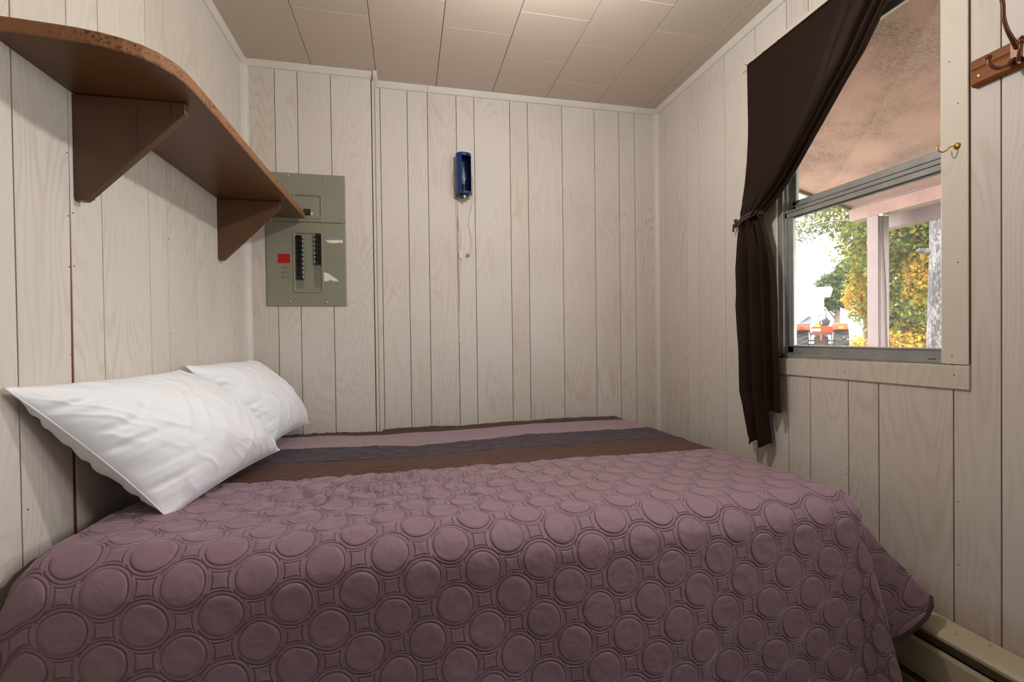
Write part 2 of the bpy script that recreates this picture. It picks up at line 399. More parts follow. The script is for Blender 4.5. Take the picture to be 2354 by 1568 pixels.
def add_lathe(bm, prof, seg=24, loc=(0, 0, 0), a0=0.0, a1=2 * PI, axis='Z'):
    full = abs(a1 - a0 - 2 * PI) < 1e-6; n = seg if full else seg + 1; cols = []
    for k in range(n):
        a = a0 + (a1 - a0) * k / seg; col = []
        for r, z in prof:
            p = (r * math.cos(a), r * math.sin(a), z)
            if axis == 'X': p = (p[2], p[0], p[1])
            if axis == 'Y': p = (p[0], p[2], p[1])
            col.append(bm.verts.new((p[0] + loc[0], p[1] + loc[1], p[2] + loc[2])))
        cols.append(col)
    for k in range(seg):
        a, b = cols[k], cols[(k + 1) % n]
        for i in range(len(prof) - 1):
            try: bm.faces.new((a[i], b[i], b[i + 1], a[i + 1]))
            except ValueError: pass
    bmesh.ops.remove_doubles(bm, verts=bm.verts, dist=1e-6)
def prism(name, poly, axis, t0, t1, mat, parent=None, bev=0.0, seg=1):
    """extrude a 2-D polygon along an axis; for X poly=(y,z), for Y poly=(x,z), for Z poly=(x,y)"""
    bm = bmesh.new()
    def P(p, t_): return {'X': (t_, p[0], p[1]), 'Y': (p[0], t_, p[1]), 'Z': (p[0], p[1], t_)}[axis]
    a = [bm.verts.new(P(p, t0)) for p in poly]; b = [bm.verts.new(P(p, t1)) for p in poly]; n = len(poly)
    bm.faces.new(a); bm.faces.new(b[::-1])
    for i in range(n): bm.faces.new((a[i], b[i], b[(i + 1) % n], a[(i + 1) % n]))
    bmesh.ops.recalc_face_normals(bm, faces=bm.faces)
    if bev: bmesh.ops.bevel(bm, geom=list(bm.edges), offset=bev, segments=seg, affect='EDGES')
    return from_bm(name, bm, mat, parent)
def grid_obj(name, P, mat, parent=None, uv=None, smooth=True, mask=None, flip=False, kind=None):
    """P: (n,m,3) numpy grid"""
    n, m_ = P.shape[:2]; idx = np.arange(n * m_).reshape(n, m_)
    a, b, c, d = idx[:-1, :-1], idx[1:, :-1], idx[1:, 1:], idx[:-1, 1:]
    q = np.stack([a, b, c, d] if not flip else [d, c, b, a], -1).reshape(-1, 4)
    if mask is not None: q = q[mask.reshape(-1)]
    me = bpy.data.meshes.new(name); me.vertices.add(n * m_); me.vertices.foreach_set('co', P.reshape(-1).astype(np.float32))
    me.loops.add(len(q) * 4); me.loops.foreach_set('vertex_index', q.reshape(-1).astype(np.int32))
    me.polygons.add(len(q)); me.polygons.foreach_set('loop_start', np.arange(0, len(q) * 4, 4, dtype=np.int32))
    me.polygons.foreach_set('loop_total', np.full(len(q), 4, dtype=np.int32))
    if smooth: me.polygons.foreach_set('use_smooth', np.ones(len(q), dtype=bool))
    me.update(calc_edges=True)
    if uv is not None:
        l = me.uv_layers.new(name='UVMap'); l.data.foreach_set('uv', uv.reshape(-1, 2)[q.reshape(-1)].reshape(-1).astype(np.float32))
    me.validate()
    return link(name, me, mat, parent, kind)
# numpy value noise
_H = np.random.default_rng(5).random((256, 256))
def vnoise(x, y, f=1.0, seed=0):
    x = np.asarray(x) * f + seed * 17.3; y = np.asarray(y) * f + seed * 9.7
    xi = np.floor(x).astype(int); yi = np.floor(y).astype(int); fx = x - xi; fy = y - yi
    fx = fx * fx * fx * (fx * (fx * 6 - 15) + 10); fy = fy * fy * fy * (fy * (fy * 6 - 15) + 10)
    h = lambda i, j: _H[i % 256, j % 256]
    return (h(xi, yi) * (1 - fx) * (1 - fy) + h(xi + 1, yi) * fx * (1 - fy) + h(xi, yi + 1) * (1 - fx) * fy + h(xi + 1, yi + 1) * fx * fy) - 0.5
def fbm(x, y, f=1.0, seed=0, oct_=3):
    s = 0; a = 1
    for k in range(oct_): s = s + a * vnoise(x, y, f * 2 ** k, seed + k); a *= 0.5
    return s
def smooth01(x): x = np.clip(x, 0, 1); return x * x * (3 - 2 * x)

# ================================================================== ROOM SHELL
XL, XR, YB, YP, YR, ZC = -0.735, 1.435, 2.478, 2.40, -1.30, 2.38
XJ = -0.148
TH = 0.0045     # plank thickness (proud of the dark backing)
G = 0.0014     # half groove
# floor
fl = box('floor', XL - 0.1, XR + 0.12, YR - 0.1, YB + 0.1, -0.06, 0.0, M['floor']); fl['kind'] = 'structure'

def plank_set(parent, wall, edges, z0, z1, skip=None, mat=None, cuts=None):
    """wall: function(a0,a1,z0,z1)->box coords. edges: groove positions."""
    for a0, a1 in zip(edges[:-1], edges[1:]):
        spans = [(z0, z1)]
        if cuts: spans = cuts(a0, a1, z0, z1)
        for (s0, s1) in spans:
            bm = bmesh.new(); x0, x1, y0, y1 = wall(a0 + G, a1 - G)
            add_box(bm, x0, x1, y0, y1, s0, s1, 0.0007, 1)
            from_bm('plank', bm, mat or M['panel'], parent)

# left wall
wl = struct('wall_left')
box('backing', XL - 0.10, XL - TH, YR - 0.02, YB + 0.02, 0, ZC + 0.02, M['groove'], wl)
gl_ = [YR, -1.18, -1.075, -0.90, -0.80, -0.60, -0.39, -0.24, -0.145, 0.02, 0.105, 0.31, 0.42, 0.60, 0.71, 0.87, 0.97, 1.085, 1.238]
plank_set(wl, lambda a, b: (XL - TH, XL, a, b), gl_[:-1], 0, ZC)
# the panel joint at Y=1.238 opens towards the floor: the board left of it is cut at a slant
def slant_plank(parent, y0, y1t, y1b, zk):
    bm = bmesh.new()
    for x in (XL - TH, XL):
        pass
    pts = [(y0 + G, 0), (y1b, 0), (y1b, 0.72), (y1t, zk), (y1t, ZC), (y0 + G, ZC)]
    A = [bm.verts.new((XL - TH, p[0], p[1])) for p in pts]; B = [bm.verts.new((XL, p[0], p[1])) for p in pts]
    bm.faces.new(A); bm.faces.new(B[::-1])
    for i in range(len(pts)): bm.faces.new((A[i], B[i], B[(i + 1) % len(pts)], A[(i + 1) % len(pts)]))
    from_bm('plank', bm, M['panel'], parent)
slant_plank(wl, 1.085, 1.2368, 1.226, 1.46)
box('joint_strip', XL - TH, XL - 0.0025, 1.222, 1.242, 0, ZC, M['raw_wood'], wl)
plank_set(wl, lambda a, b: (XL - TH, XL, a, b), [1.2385, 1.35, 1.567, 1.673, 1.872, 2.062, 2.215, 2.325, YB], 0, ZC)

# back wall with the boxed-out left part
wb = struct('wall_back')
box('backing', XJ + 0.0, XR + 0.1, YB + TH, YB + 0.1, 0, ZC + 0.02, M['groove'], wb)
box('backing', XL - 0.1, XJ - 0.004, YP + TH, YB + 0.1, 0, ZC + 0.02, M['groove'], wb)
ge = [XJ, -0.122, 0.013, 0.116, 0.266, 0.361, 0.556, 0.656, 0.853, 1.046, 1.195, 1.293, XR]
plank_set(wb, lambda a, b: (a, b, YB, YB + TH), ge, 0, ZC)
gp = [XL, -0.598, -0.498, -0.348, -0.160]
plank_set(wb, lambda a, b: (a, b, YP, YP + TH), gp, 0, ZC)
box('corner_strip', -0.157, XJ, YP + 0.004, YB, 0, ZC, M['panel_trim'], wb)
box('joint_strip', -0.160, -0.1565, YP + 0.006, YP + TH, 0, ZC, M['raw_wood'], wb)

# right wall with window opening
wr = struct('wall_right')
WY0, WY1, WZ0, WZ1 = 0.985, 1.575, 0.978, 2.13      # window opening
for (a, b, c, d) in ((YR, WY0 - 0.01, 0, ZC), (WY1 + 0.01, YB + .02, 0, ZC), (WY0 - 0.01, WY1 + 0.01, 0, WZ0 - 0.005), (WY0 - 0.01, WY1 + 0.01, WZ1 + 0.005, ZC)):
    box('backing', XR + TH, XR + 0.058, a, b, c, d + (0.02 if d == ZC else 0), M['groove'], wr)
gr = [YR, -1.15, -1.04, -0.93, -0.77, -0.66, -0.50, -0.38, -0.25, -0.13, 0.05, 0.15, 0.30, 0.40, 0.555, 0.66, 0.762, 0.862, 0.966, 1.171, 1.274, 1.425, 1.524, 1.690, 1.886, 2.086, 2.186, 2.397, YB]
def rcuts(a0, a1, z0, z1):
    if a1 > WY0 and a0 < WY1: return [(z0, WZ0 - 0.02), (WZ1 + 0.03, z1)]
    return [(z0, z1)]
for a0, a1 in zip(gr[:-1], gr[1:]):
    for s0, s1 in rcuts(a0, a1, 0, ZC):
        bm = bmesh.new(); add_box(bm, XR, XR + TH, a0 + G, a1 - G, s0, s1, 0.0007, 1)
        from_bm('plank', bm, M['panel_low'] if s0 == 0 else M['panel'], wr)
# rear wall (behind the camera)
wq = struct('wall_rear')
box('backing', XL, XR, YR - 0.1, YR - TH, 0, ZC, M['groove'], wq)
ra = [XL, -0.6, -0.5, -0.34, -0.2, -0.05, 0.05, 0.2, 0.36, 0.46, 0.62, 0.74, 0.9, 1.0, 1.15, 1.3, XR]
plank_set(wq, lambda a, b: (a, b, YR - TH, YR), ra, 0, ZC)

# ceiling with staggered tiles
ce = struct('ceiling')
box('backing', XL - 0.1, XR + 0.1, YR - 0.1, YB + 0.1, ZC + 0.008, ZC + 0.06, M['groove'], ce)
cols = [-0.735, -0.431, -0.135, 0.161, 0.459, 0.757, 1.053, 1.348, XR]
tile_cache = {}
for ci in range(len(cols) - 1):
    x0, x1 = cols[ci], cols[ci + 1]
    base_y = 2.130 if ci % 2 == 0 else 2.282
    ys = [base_y + 0.3065 * k for k in range(-12, 3)]
    ys = [YR] + [y for y in ys if YR + 0.02 < y < YB - 0.01] + [YB]
    for y0, y1 in zip(ys[:-1], ys[1:]):
        wx, wy = round(x1 - x0, 4), round(y1 - y0, 4)
        key = (wx, wy)
        if key not in tile_cache:
            bm = bmesh.new(); add_box(bm, 0.0011, wx - 0.0011, 0.0007, wy - 0.0007, 0, 0.012)
            bmesh.ops.bevel(bm, geom=[e for e in bm.edges if all(v_.co.z < 1e-6 for v_ in e.verts)], offset=0.0016, segments=1, affect='EDGES')
            bmesh.ops.recalc_face_normals(bm, faces=bm.faces)
            me = bpy.data.meshes.new('tile'); bm.to_mesh(me); bm.free(); me.materials.append(M['tile']); tile_cache[key] = me
        o = link('tile', tile_cache[key], None, ce); o.location = (x0, y0, ZC + random.uniform(-0.0006, 0.0006))

# white trim strips (chamfered profile)
def ceil_trim(name, axis, t0, t1, wallpos, side):
    s = side
    if axis == 'Y': poly = [(wallpos, ZC), (wallpos + s * 0.022, ZC), (wallpos + s * 0.021, ZC - 0.007), (wallpos + s * 0.009, ZC - 0.026), (wallpos, ZC - 0.029)]
    else: poly = [(wallpos, ZC), (wallpos - 0.022, ZC), (wallpos - 0.021, ZC - 0.007), (wallpos - 0.009, ZC - 0.026), (wallpos, ZC - 0.029)]
    o = prism(name, poly, axis, t0, t1, M['white_trim']); o['kind'] = 'structure'; return o
ceil_trim('trim_1', 'Y', YR, YP, XL, 1)
ceil_trim('trim_2', 'Y', YR, YB, XR, -1)
ceil_trim('trim_3', 'X', XL, XJ - 0.002, YP, 1)
o = prism('trim_4', [(XJ, ZC), (XJ + 0.020, ZC), (XJ + 0.018, ZC - 0.010), (XJ + 0.008, ZC - 0.028), (XJ, ZC - 0.032)], 'Y', YP - 0.03, YB, M['white_trim']); o['kind'] = 'structure'
ceil_trim('trim_5', 'X', XJ, 0.118, YB, 1)
ceil_trim('trim_6', 'X', 0.1195, XR, YB, 1)
o = prism('trim_7', [(XL, YP), (XL + 0.026, YP), (XL + 0.022, YP - 0.012), (XL + 0.012, YP - 0.022), (XL, YP - 0.026)], 'Z', 0, ZC - 0.026, M['white_trim']); o['kind'] = 'structure'
o = prism('trim_8', [(XR, YB), (XR - 0.022, YB), (XR - 0.018, YB - 0.010), (XR - 0.010, YB - 0.018), (XR, YB - 0.022)], 'Z', 0, ZC - 0.026, M['white_trim']); o['kind'] = 'structure'

# added window surround for the fill lamp, just outside the frame on the right
w2 = struct('fill_lamp_surround')
for nm, a in (('casing_board', (0.015, 0.065, 1.13, 2.03)), ('casing_board', (0.495, 0.545, 1.13, 2.03)), ('casing_board', (0.065, 0.495, 1.985, 2.03)), ('casing_board', (0.065, 0.495, 1.13, 1.175))):
    box(nm, XR - 0.018, XR, *a, M['panel_trim'], w2, 0.0015)
box('glass_pane', XR - 0.004, XR - 0.001, 0.065, 0.495, 1.175, 1.985, M['pane'], w2)
box('meeting_rail', XR - 0.026, XR - 0.016, 0.065, 0.495, 1.565, 1.595, M['alu'], w2, 0.002)
# ceiling light fitting just above the frame
cf = thing('ceiling_light', 'bare round ceiling light fitting above the bed', 'lamp', (0.45, 1.25, ZC))
b = bmesh.new(); add_lathe(b, [(0, ZC - .0005), (.07, ZC - .0005), (.065, ZC - .018), (.028, ZC - .03), (.024, ZC - .075), (0, ZC - .075)], 24, (0.45, 1.25, 0)); o = from_bm('base', b, M['white_plastic'], cf, smooth=True); o.matrix_parent_inverse = Matrix.Translation(-cf.location)
# nail heads
def nails(parent, pts, axis):
    bm = bmesh.new()
    for (x, y, z) in pts:
        b2 = bmesh.new(); add_lathe(b2, [(0.0, 0.0012), (0.0014, 0.001), (0.0017, 0.0)], 6)
        R_ = {'X+': Matrix.Rotation(PI / 2, 4, 'Y'), 'X-': Matrix.Rotation(-PI / 2, 4, 'Y'), 'Y': Matrix.Rotation(PI / 2, 4, 'X')}[axis]
        merge(bm, b2, Matrix.Translation((x, y, z)) @ R_)
    from_bm('nail_heads', bm, M['ink'], parent, kind='stuff')
pts = []
for z in (0.82, 0.96, 1.16, 1.30, 1.43, 1.52, 1.72, 1.93, 2.02, 2.2): pts.append((-0.171, YP, z + random.uniform(-.01, .01)))
for x in (-0.129, 0.262, 0.271, 0.30): 
    for z in (0.75, 0.97, 1.10, 1.22, 1.45, 1.63, 2.18): pts.append((x + random.uniform(-.002, .002), YB, z + random.uniform(-.03, .03)))
for x in (0.02, 0.47, 0.62, 0.75, 0.93, 1.30): pts.append((x, YB, 1.19 + random.uniform(-.2, .2)))
nails(wb, pts, 'Y')
nails(wl, [(XL, 1.231, z) for z in (1.50, 1.36, 1.05, 1.246, 1.95)] + [(XL, 1.246, z) for z in (1.37, 1.25)] + [(XL, 1.68, z) for z in (1.1, 1.4, 1.8)] + [(XL, 2.07, 1.34), (XL, 1.10, 0.75)], 'X+')
nails(wr, [(XR, 0.955, z) for z in (0.62, 0.45)] + [(XR, 1.28, .62), (XR, 1.268, .62), (XR, 1.28, .6), (XR, 2.09, 1.3), (XR, 1.99, 1.1)], 'X-')

# ------------------------------------------------------------------ window
wi = struct('window_1')
# wooden casing
def casing(poly):
    o = prism('casing_board', poly, 'X', XR - 0.006, XR, M['panel_trim'], wi, 0.0015); return o
casing([(0.927, 0.988), (0.992, 0.988), (0.992, 2.20), (0.927, 2.20)])
casing([(0.926, 0.922), (1.60, 0.915), (1.60, 0.978), (0.926, 0.986)])
casing([(0.926, 2.203), (1.76, 2.203), (1.76, 2.240), (0.926, 2.240)])
casing([(1.572, 0.915), (1.765, 0.915), (1.765, 2.20), (1.572, 2.20)])
box('raw_edge', XR - 0.0045, XR - 0.0005, 0.9260, 0.9275, 0.99, 2.2, M['raw_wood'], wi)
nails(wi, [(XR - 0.006, y, z) for y, z in ((1.50, .965), (1.28, .945), (.96, .96), (.965, 1.01), (.95, 1.26), (.97, 1.80), (.95, 1.68))], 'X-')
# timber reveal
for nm, a in (('reveal', (XR, XR + 0.062, WY0 - 0.012, WY0, WZ0, WZ1)), ('reveal', (XR, XR + 0.062, WY1, WY1 + 0.012, WZ0, WZ1)), ('reveal', (XR, XR + 0.062, WY0, WY1, WZ1, WZ1 + 0.012)), ('reveal', (XR, XR + 0.062, WY0, WY1, WZ0 - 0.012, WZ0))):
    box(nm, *a, M['white_trim'], wi)
fx0, fx1 = XR + 0.004, XR + 0.060
bm = bmesh.new()
add_box(bm, fx0, fx1, WY1 - 0.022, WY1, WZ0, WZ1, 0.002)
add_box(bm, fx0, fx1, WY0, WY0 + 0.012, WZ0, WZ1, 0.002)
add_box(bm, fx0, fx1, WY0, WY1, WZ0, WZ0 + 0.010, 0.002)
add_box(bm, fx0, fx0 + 0.006, WY0 + 0.008, WY1 - 0.012, WZ0 + 0.010, WZ0 + 0.020, 0.001)
add_box(bm, fx0 + 0.02, fx1, WY0, WY1, WZ1 - 0.03, WZ1, 0.002)
add_box(bm, fx0 + 0.012, fx0 + 0.015, WY1 - 0.030, WY1 - 0.02, WZ0, WZ1, 0.001)
add_box(bm, fx0 + 0.034, fx0 + 0.037, WY1 - 0.034, WY1 - 0.02, WZ0, WZ1, 0.001)
add_box(bm, fx0 + 0.014, fx1, WY0, WY1, WZ0, WZ0 + 0.024, 0.001)
from_bm('window_frame', bm, M['alu'], wi)
box('track', fx0 + 0.008, fx1 - 0.004, WY0 + 0.01, WY1 - 0.02, WZ0 + 0.011, WZ0 + 0.014, M['alu_dark'], wi)
for y in (1.515, 1.485, 1.03): box('track_stop', fx0 + 0.006, fx0 + 0.018, y - 0.01, y + 0.01, WZ0 + 0.012, WZ0 + 0.022, M['black_plastic'], wi, 0.002)
# lower sash
ls = fx0 + 0.016
bm = bmesh.new()
add_box(bm, ls, ls + 0.016, WY0 + 0.004, WY1 - 0.020, WZ0 + 0.022, 1.030, 0.002)
add_box(bm, ls - 0.003, ls + 0.004, WY0 + 0.004, WY1 - 0.020, 1.024, 1.029, 0.001)
add_box(bm, ls, ls + 0.016, WY1 - 0.056, WY1 - 0.022, WZ0 + 0.022, 1.552, 0.002)
add_box(bm, ls - 0.002, ls + 0.003, WY1 - 0.042, WY1 - 0.036, 1.03, 1.548, 0.001)
add_box(bm, ls, ls + 0.016, WY0 + 0.001, WY0 + 0.012, WZ0 + 0.022, 1.552, 0.002)
add_box(bm, ls - 0.004, ls + 0.016, WY0 + 0.002, WY1 - 0.020, 1.524, 1.552, 0.002)
add_box(bm, ls - 0.008, ls + 0.002, WY0 + 0.002, WY1 - 0.020, 1.543, 1.549, 0.001)
from_bm('lower_sash', bm, M['alu'], wi)
box('sash_seal', ls + 0.002, ls + 0.012, WY0 + 0.012, WY1 - 0.056, 1.519, 1.5245, M['alu_dark'], wi)
box('glass_pane', ls + 0.006, ls + 0.009, WY0 + 0.006, WY1 - 0.050, 1.02, 1.53, M['pane'], wi)
us = fx0 + 0.036
bm = bmesh.new()
add_box(bm, us, us + 0.016, WY0 + 0.004, WY1 - 0.022, 1.548, 1.590, 0.002)
add_box(bm, us - 0.004, us + 0.002, WY0 + 0.004, WY1 - 0.022, 1.566, 1.572, 0.001)
add_box(bm, us, us + 0.016, WY1 - 0.050, WY1 - 0.022, 1.55, 2.10, 0.002)
add_box(bm, us, us + 0.016, WY0 + 0.001, WY0 + 0.012, 1.55, 2.10, 0.002)
add_box(bm, us, us + 0.016, WY0 + 0.004, WY1 - 0.022, 2.075, 2.10, 0.002)
from_bm('upper_sash', bm, M['alu'], wi)
box('glass_pane', us + 0.006, us + 0.009, WY0 + 0.006, WY1 - 0.045, 1.58, 2.085, M['pane'], wi)

# ================================================================== SHELF
sh = thing('wall_shelf', 'long brown painted shelf with a rounded front corner on the left wall', 'shelf', (XL, 1.6, 1.643))
def local(o, root):
    o.matrix_parent_inverse = root.matrix_world.inverted() if False else Matrix.Translation(-root.location); return o
outer = [(XL + 0.001, 1.028), (-0.69, 1.030), (-0.64, 1.034), (-0.60, 1.038), (-0.565, 1.046), (-0.535, 1.058), (-0.51, 1.074), (-0.49, 1.097), (-0.477, 1.125), (-0.470, 1.158), (-0.467, 1.20), (-0.4665, 1.30), (-0.4665, 1.8), (-0.4655, 2.352)]
z0s, z1s = 1.643, 1.6705
inner = outer + [(XL + 0.001, 2.352)]
local(prism('shelf_board', inner, 'Z', z0s, z1s, M['shelf_paint'], sh), sh)
# raw particle-board edge running round the front and the curve
bm = bmesh.new(); n = len(outer); V_ = []
for i, p in enumerate(outer):
    a = Vector(outer[max(i - 1, 0)]); b = Vector(outer[min(i + 1, n - 1)]); d = (b - a).normalized(); nn = Vector((d.y, -d.x))
    q = Vector(p) + nn * 0.0016
    V_.append([bm.verts.new((p[0], p[1], z0s + .0005)), bm.verts.new((q.x, q.y, z0s + 0.003)), bm.verts.new((q.x, q.y, z1s - 0.003)), bm.verts.new((p[0], p[1], z1s - .0005))])
for i in range(n - 1):
    for k in range(3): bm.faces.new((V_[i][k], V_[i + 1][k], V_[i + 1][k + 1], V_[i][k + 1]))
bm.faces.new(V_[0]); bm.faces.new(V_[-1][::-1])
e = local(from_bm('shelf_edge', bm, M['edge'], sh), sh); e['label'] = 'raw orange-brown particle-board edge'
def bracket(label, y, xo, t_, zb):
    zt = z0s - 0.002; x0 = XL + 0.001
    poly = [(x0, zt), (xo, zt), (xo, zt - 0.026), (x0 + 0.020, zb), (x0 + 0.006, zb - 0.001), (x0, zb + 0.006)]
    return poly
b1 = local(prism('bracket', bracket('', 1.25, -0.507, .02, 1.401), 'Y', 1.250, 1.272, M['bracket_paint'], sh, 0.0015), sh)
b2_ = local(prism('bracket', bracket('', 2.07, -0.503, .02, 1.398), 'Y', 2.070, 2.092, M['bracket_paint'], sh, 0.0015), sh)
# cracks and nail heads on the front bracket
bm = bmesh.new()
for x, a, b in ((-0.606, 1.52, 1.622), (-0.536, 1.602, 1.636)):
    local(box('crack', x, x + 0.0012, 1.2492, 1.2505, a, b, M['ink'], sh), sh)
bm = bmesh.new()
for x, z in ((-0.706, 1.418), (-0.696, 1.430)):
    b2 = bmesh.new(); add_lathe(b2, [(0, .0015), (.002, .0012), (.0026, 0)], 8); 
    merge(bm, b2, Matrix.Translation((x + .004, 1.261, z - .012)) @ Matrix.Rotation(PI * .75, 4, 'Y'))
local(from_bm('nail_heads', bm, M['ink'], sh, kind='stuff'), sh)

# ================================================================== ELECTRICAL PANEL
pn = thing('electrical_panel', 'grey-green electrical breaker panel with red sticker below the shelf end', 'electrical panel', (-0.467, YP, 1.55))
def L(o): o.matrix_parent_inverse = Matrix.Translation(-pn.location); return o
PX0, PX1, PZ0, PZ1, PS = -0.648, -0.288, 1.234, 1.868, 1.636
yf = YP - 0.006
def cover(name, z0, z1, rx0, rx1, rz0, rz1, hole):
    """embossed sheet-metal cover: outer bevelled slab with a raised frame and recessed field"""
    bm = bmesh.new()
    def ringv(x0, x1, z0_, z1_, y, r=0.0, n=4):
        vs = []
        for cx, cz, a in ((x1 - r, z1_ - r, 0), (x0 + r, z1_ - r, PI / 2), (x0 + r, z0_ + r, PI), (x1 - r, z0_ + r, 1.5 * PI)):
            for k in range(n + 1):
                an = a + PI / 2 * k / n; vs.append(bm.verts.new((cx + r * math.cos(an), y, cz + r * math.sin(an))))
        return vs
    R_ = [ringv(PX0, PX1, z0, z1, YP - 0.0003, .004), ringv(PX0, PX1, z0, z1, yf + 0.003, .004), ringv(PX0 + .005, PX1 - .005, z0 + .002, z1 - .002, yf - .001, .004),
          ringv(rx0, rx1, rz0, rz1, yf - .001, .012), ringv(rx0 + .004, rx1 - .004, rz0 + .004, rz1 - .004, yf - .005, .010),
          ringv(rx0 + .008, rx1 - .008, rz0 + .008, rz1 - .008, yf - .0048, .008), ringv(rx0 + .013, rx1 - .013, rz0 + .013, rz1 - .013, yf + .001, .006)]
    for a, b in zip(R_[:-1], R_[1:]):
        n = len(a)
        for i in range(n): bm.faces.new((a[i], a[(i + 1) % n], b[(i + 1) % n], b[i]))
    bm.faces.new(R_[-1]); bm.faces.new(R_[0][::-1])
    return L(from_bm(name, bm, M['panel_grey'], pn))
cover('upper_cover', PS + 0.0008, PZ1, -0.531, -0.392, 1.650, 1.772, None)
cover('lower_cover', PZ0, PS - 0.0008, -0.530, -0.392, 1.296, 1.592, None)
for o_ in [o for o in bpy.data.objects if o.parent == pn]:
    pass
def breaker(x0, x1, z, side):
    b = bmesh.new(); add_box(b, x0, x1, yf - 0.0075, yf + 0.001, z - 0.0100, z + 0.0100, 0.0008)
    o = L(from_bm('breaker', b, M['black_plastic'], pn))
    lx = x0 + 0.018 if side == 'L' else x0 + 0.006
    b = bmesh.new(); add_box(b, lx, lx + 0.012, yf - 0.0150, yf - 0.007, z - 0.0062, z + 0.0062, 0.001)
    h = L(from_bm('breaker_lever', b, M['lever'], o)); h.matrix_parent_inverse = Matrix.Identity(4)
    wx = (x1 - 0.0085) if side == 'L' else (x0 + 0.0003)
    b = bmesh.new(); add_box(b, wx, wx + 0.008, yf - 0.0085, yf - 0.0070, z - 0.006, z + 0.0085, 0.0003)
    h2 = from_bm('breaker_mark', b, M['white_plastic'], o)
    return o
for k in range(10): breaker(-0.513, -0.480, 1.5615 - k * 0.0212, 'L')
for k in range(7): breaker(-0.4335, -0.4005, 1.571 - k * 0.0212, 'R')
def blank(x0, x1, z):
    b = bmesh.new(); add_box(b, x0, x1, yf - 0.0006, yf + 0.002, z - 0.0095, z + 0.0095, 0.0005); L(from_bm('knockout_plate', b, M['panel_grey_dark'], pn))
for k in range(2): blank(-0.513, -0.480, 1.5615 - (10 + k) * 0.0212 + .002)
for k in range(5): blank(-0.4335, -0.4005, 1.571 - (7 + k) * 0.0212 - .002)
b = bmesh.new(); add_box(b, -0.476, -0.447, yf - 0.008, yf + 0.001, 1.668, 1.698, 0.001)
o = L(from_bm('main_breaker', b, M['black_plastic'], pn))
b = bmesh.new(); add_box(b, -0.470, -0.458, yf - 0.017, yf - 0.007, 1.677, 1.690, 0.0015); from_bm('breaker_lever', b, M['lever'], o)
b = bmesh.new(); add_box(b, -0.474, -0.450, yf - 0.0010, yf + 0.001, 1.6655, 1.668, 0.0002); add_box(b, -0.4445, -0.4370, yf - 0.0006, yf + 0.001, 1.672, 1.684, 0.0002)
L(from_bm('breaker_plate', b, M['white_plastic'], pn))
b = bmesh.new(); add_box(b, -0.594, -0.541, yf - 0.0018, yf - 0.001, 1.438, 1.482, 0.0)
o = L(from_bm('sticker', b, M['red'], pn)); o['label'] = 'plain red sticker'
# hand-made pen strokes beside the left breakers
b = bmesh.new()
for k, z in enumerate((1.428, 1.409, 1.385, 1.365)):
    add_box(b, -0.575, -0.535, yf - 0.0014, yf - 0.001, z, z + 0.0008)
for z in (1.413, 1.390, 1.367):
    add_box(b, -0.577, -0.573, yf - 0.0014, yf - 0.001, z, z + 0.007)
    for x in (-0.567, -0.561, -0.556, -0.550, -0.544):
        zz = z + random.uniform(0, .002); add_box(b, x, x + 0.0012, yf - 0.0014, yf - 0.001, zz, zz + random.uniform(.004, .008))
        add_box(b, x, x + random.uniform(.002, .004), yf - 0.0014, yf - 0.001, zz + .006, zz + 0.0068)
L(from_bm('pen_marks', b, M['ink'], pn))
def paper(poly, mat, lab):
    o = L(prism('torn_label', poly, 'Y', yf - 0.0022, yf - 0.0009, mat, pn)); o['label'] = lab
paper([(-0.383, 1.555), (-0.372, 1.550), (-0.360, 1.554), (-0.345, 1.553), (-0.330, 1.556), (-0.313, 1.554), (-0.303, 1.557), (-0.303, 1.541), (-0.318, 1.542), (-0.334, 1.540), (-0.352, 1.539), (-0.368, 1.541), (-0.377, 1.547)], M['paper'], 'torn white label remnant')
paper([(-0.384, 1.568), (-0.35, 1.571), (-0.325, 1.568), (-0.300, 1.571), (-0.300, 1.5573), (-0.313, 1.5545), (-0.330, 1.5565), (-0.345, 1.5535), (-0.360, 1.5545), (-0.372, 1.5505), (-0.384, 1.5555)], M['paper_grey'], 'grey torn paper backing')
paper([(-0.391, 1.398), (-0.380, 1.396), (-0.364, 1.388), (-0.345, 1.373), (-0.330, 1.364), (-0.325, 1.355), (-0.345, 1.356), (-0.365, 1.362), (-0.372, 1.355), (-0.391, 1.355)], M['paper'], 'torn white label corner')
paper([(-0.366, 1.3618), (-0.345, 1.3558), (-0.325, 1.3548), (-0.328, 1.343), (-0.362, 1.343), (-0.372, 1.350)], M['paper_grey'], 'grey torn paper backing')
for x, z in ((-0.546, 1.855), (-0.383, 1.849), (-0.623, 1.6395), (-0.304, 1.6375), (-0.546, 1.257), (-0.382, 1.252)):
    b2 = bmesh.new(); add_lathe(b2, [(0.0, 0.0030), (0.0045, 0.0024), (0.0062, 0.0)], 14)
    b = bmesh.new(); merge(b, b2, Matrix.Translation((x, yf - 0.001, z)) @ Matrix.Rotation(PI / 2, 4, 'X'))
    s = L(from_bm('screw', b, M['screw'], pn, smooth=True))
    b = bmesh.new(); b2 = bmesh.new(); add_box(b2, -0.0045, 0.0045, -0.0005, 0.0005, -0.0004, 0.0004)
    merge(b, b2, Matrix.Translation((x, yf - 0.0042, z)) @ Matrix.Rotation(random.uniform(0, 3), 4, 'Y')); from_bm('slot', b, M['ink'], s)

# ================================================================== SCONCE with cord
SX, SY, SZ0, SZ1, SR = 0.296, YB - 0.044, 1.824, 2.028, 0.040
sc = thing('wall_sconce', 'dark blue open-sided cylinder wall lamp with a clear candle bulb', 'lamp', (SX, SY, SZ0))
def LS(o): o.matrix_parent_inverse = Matrix.Translation(-sc.location); return o
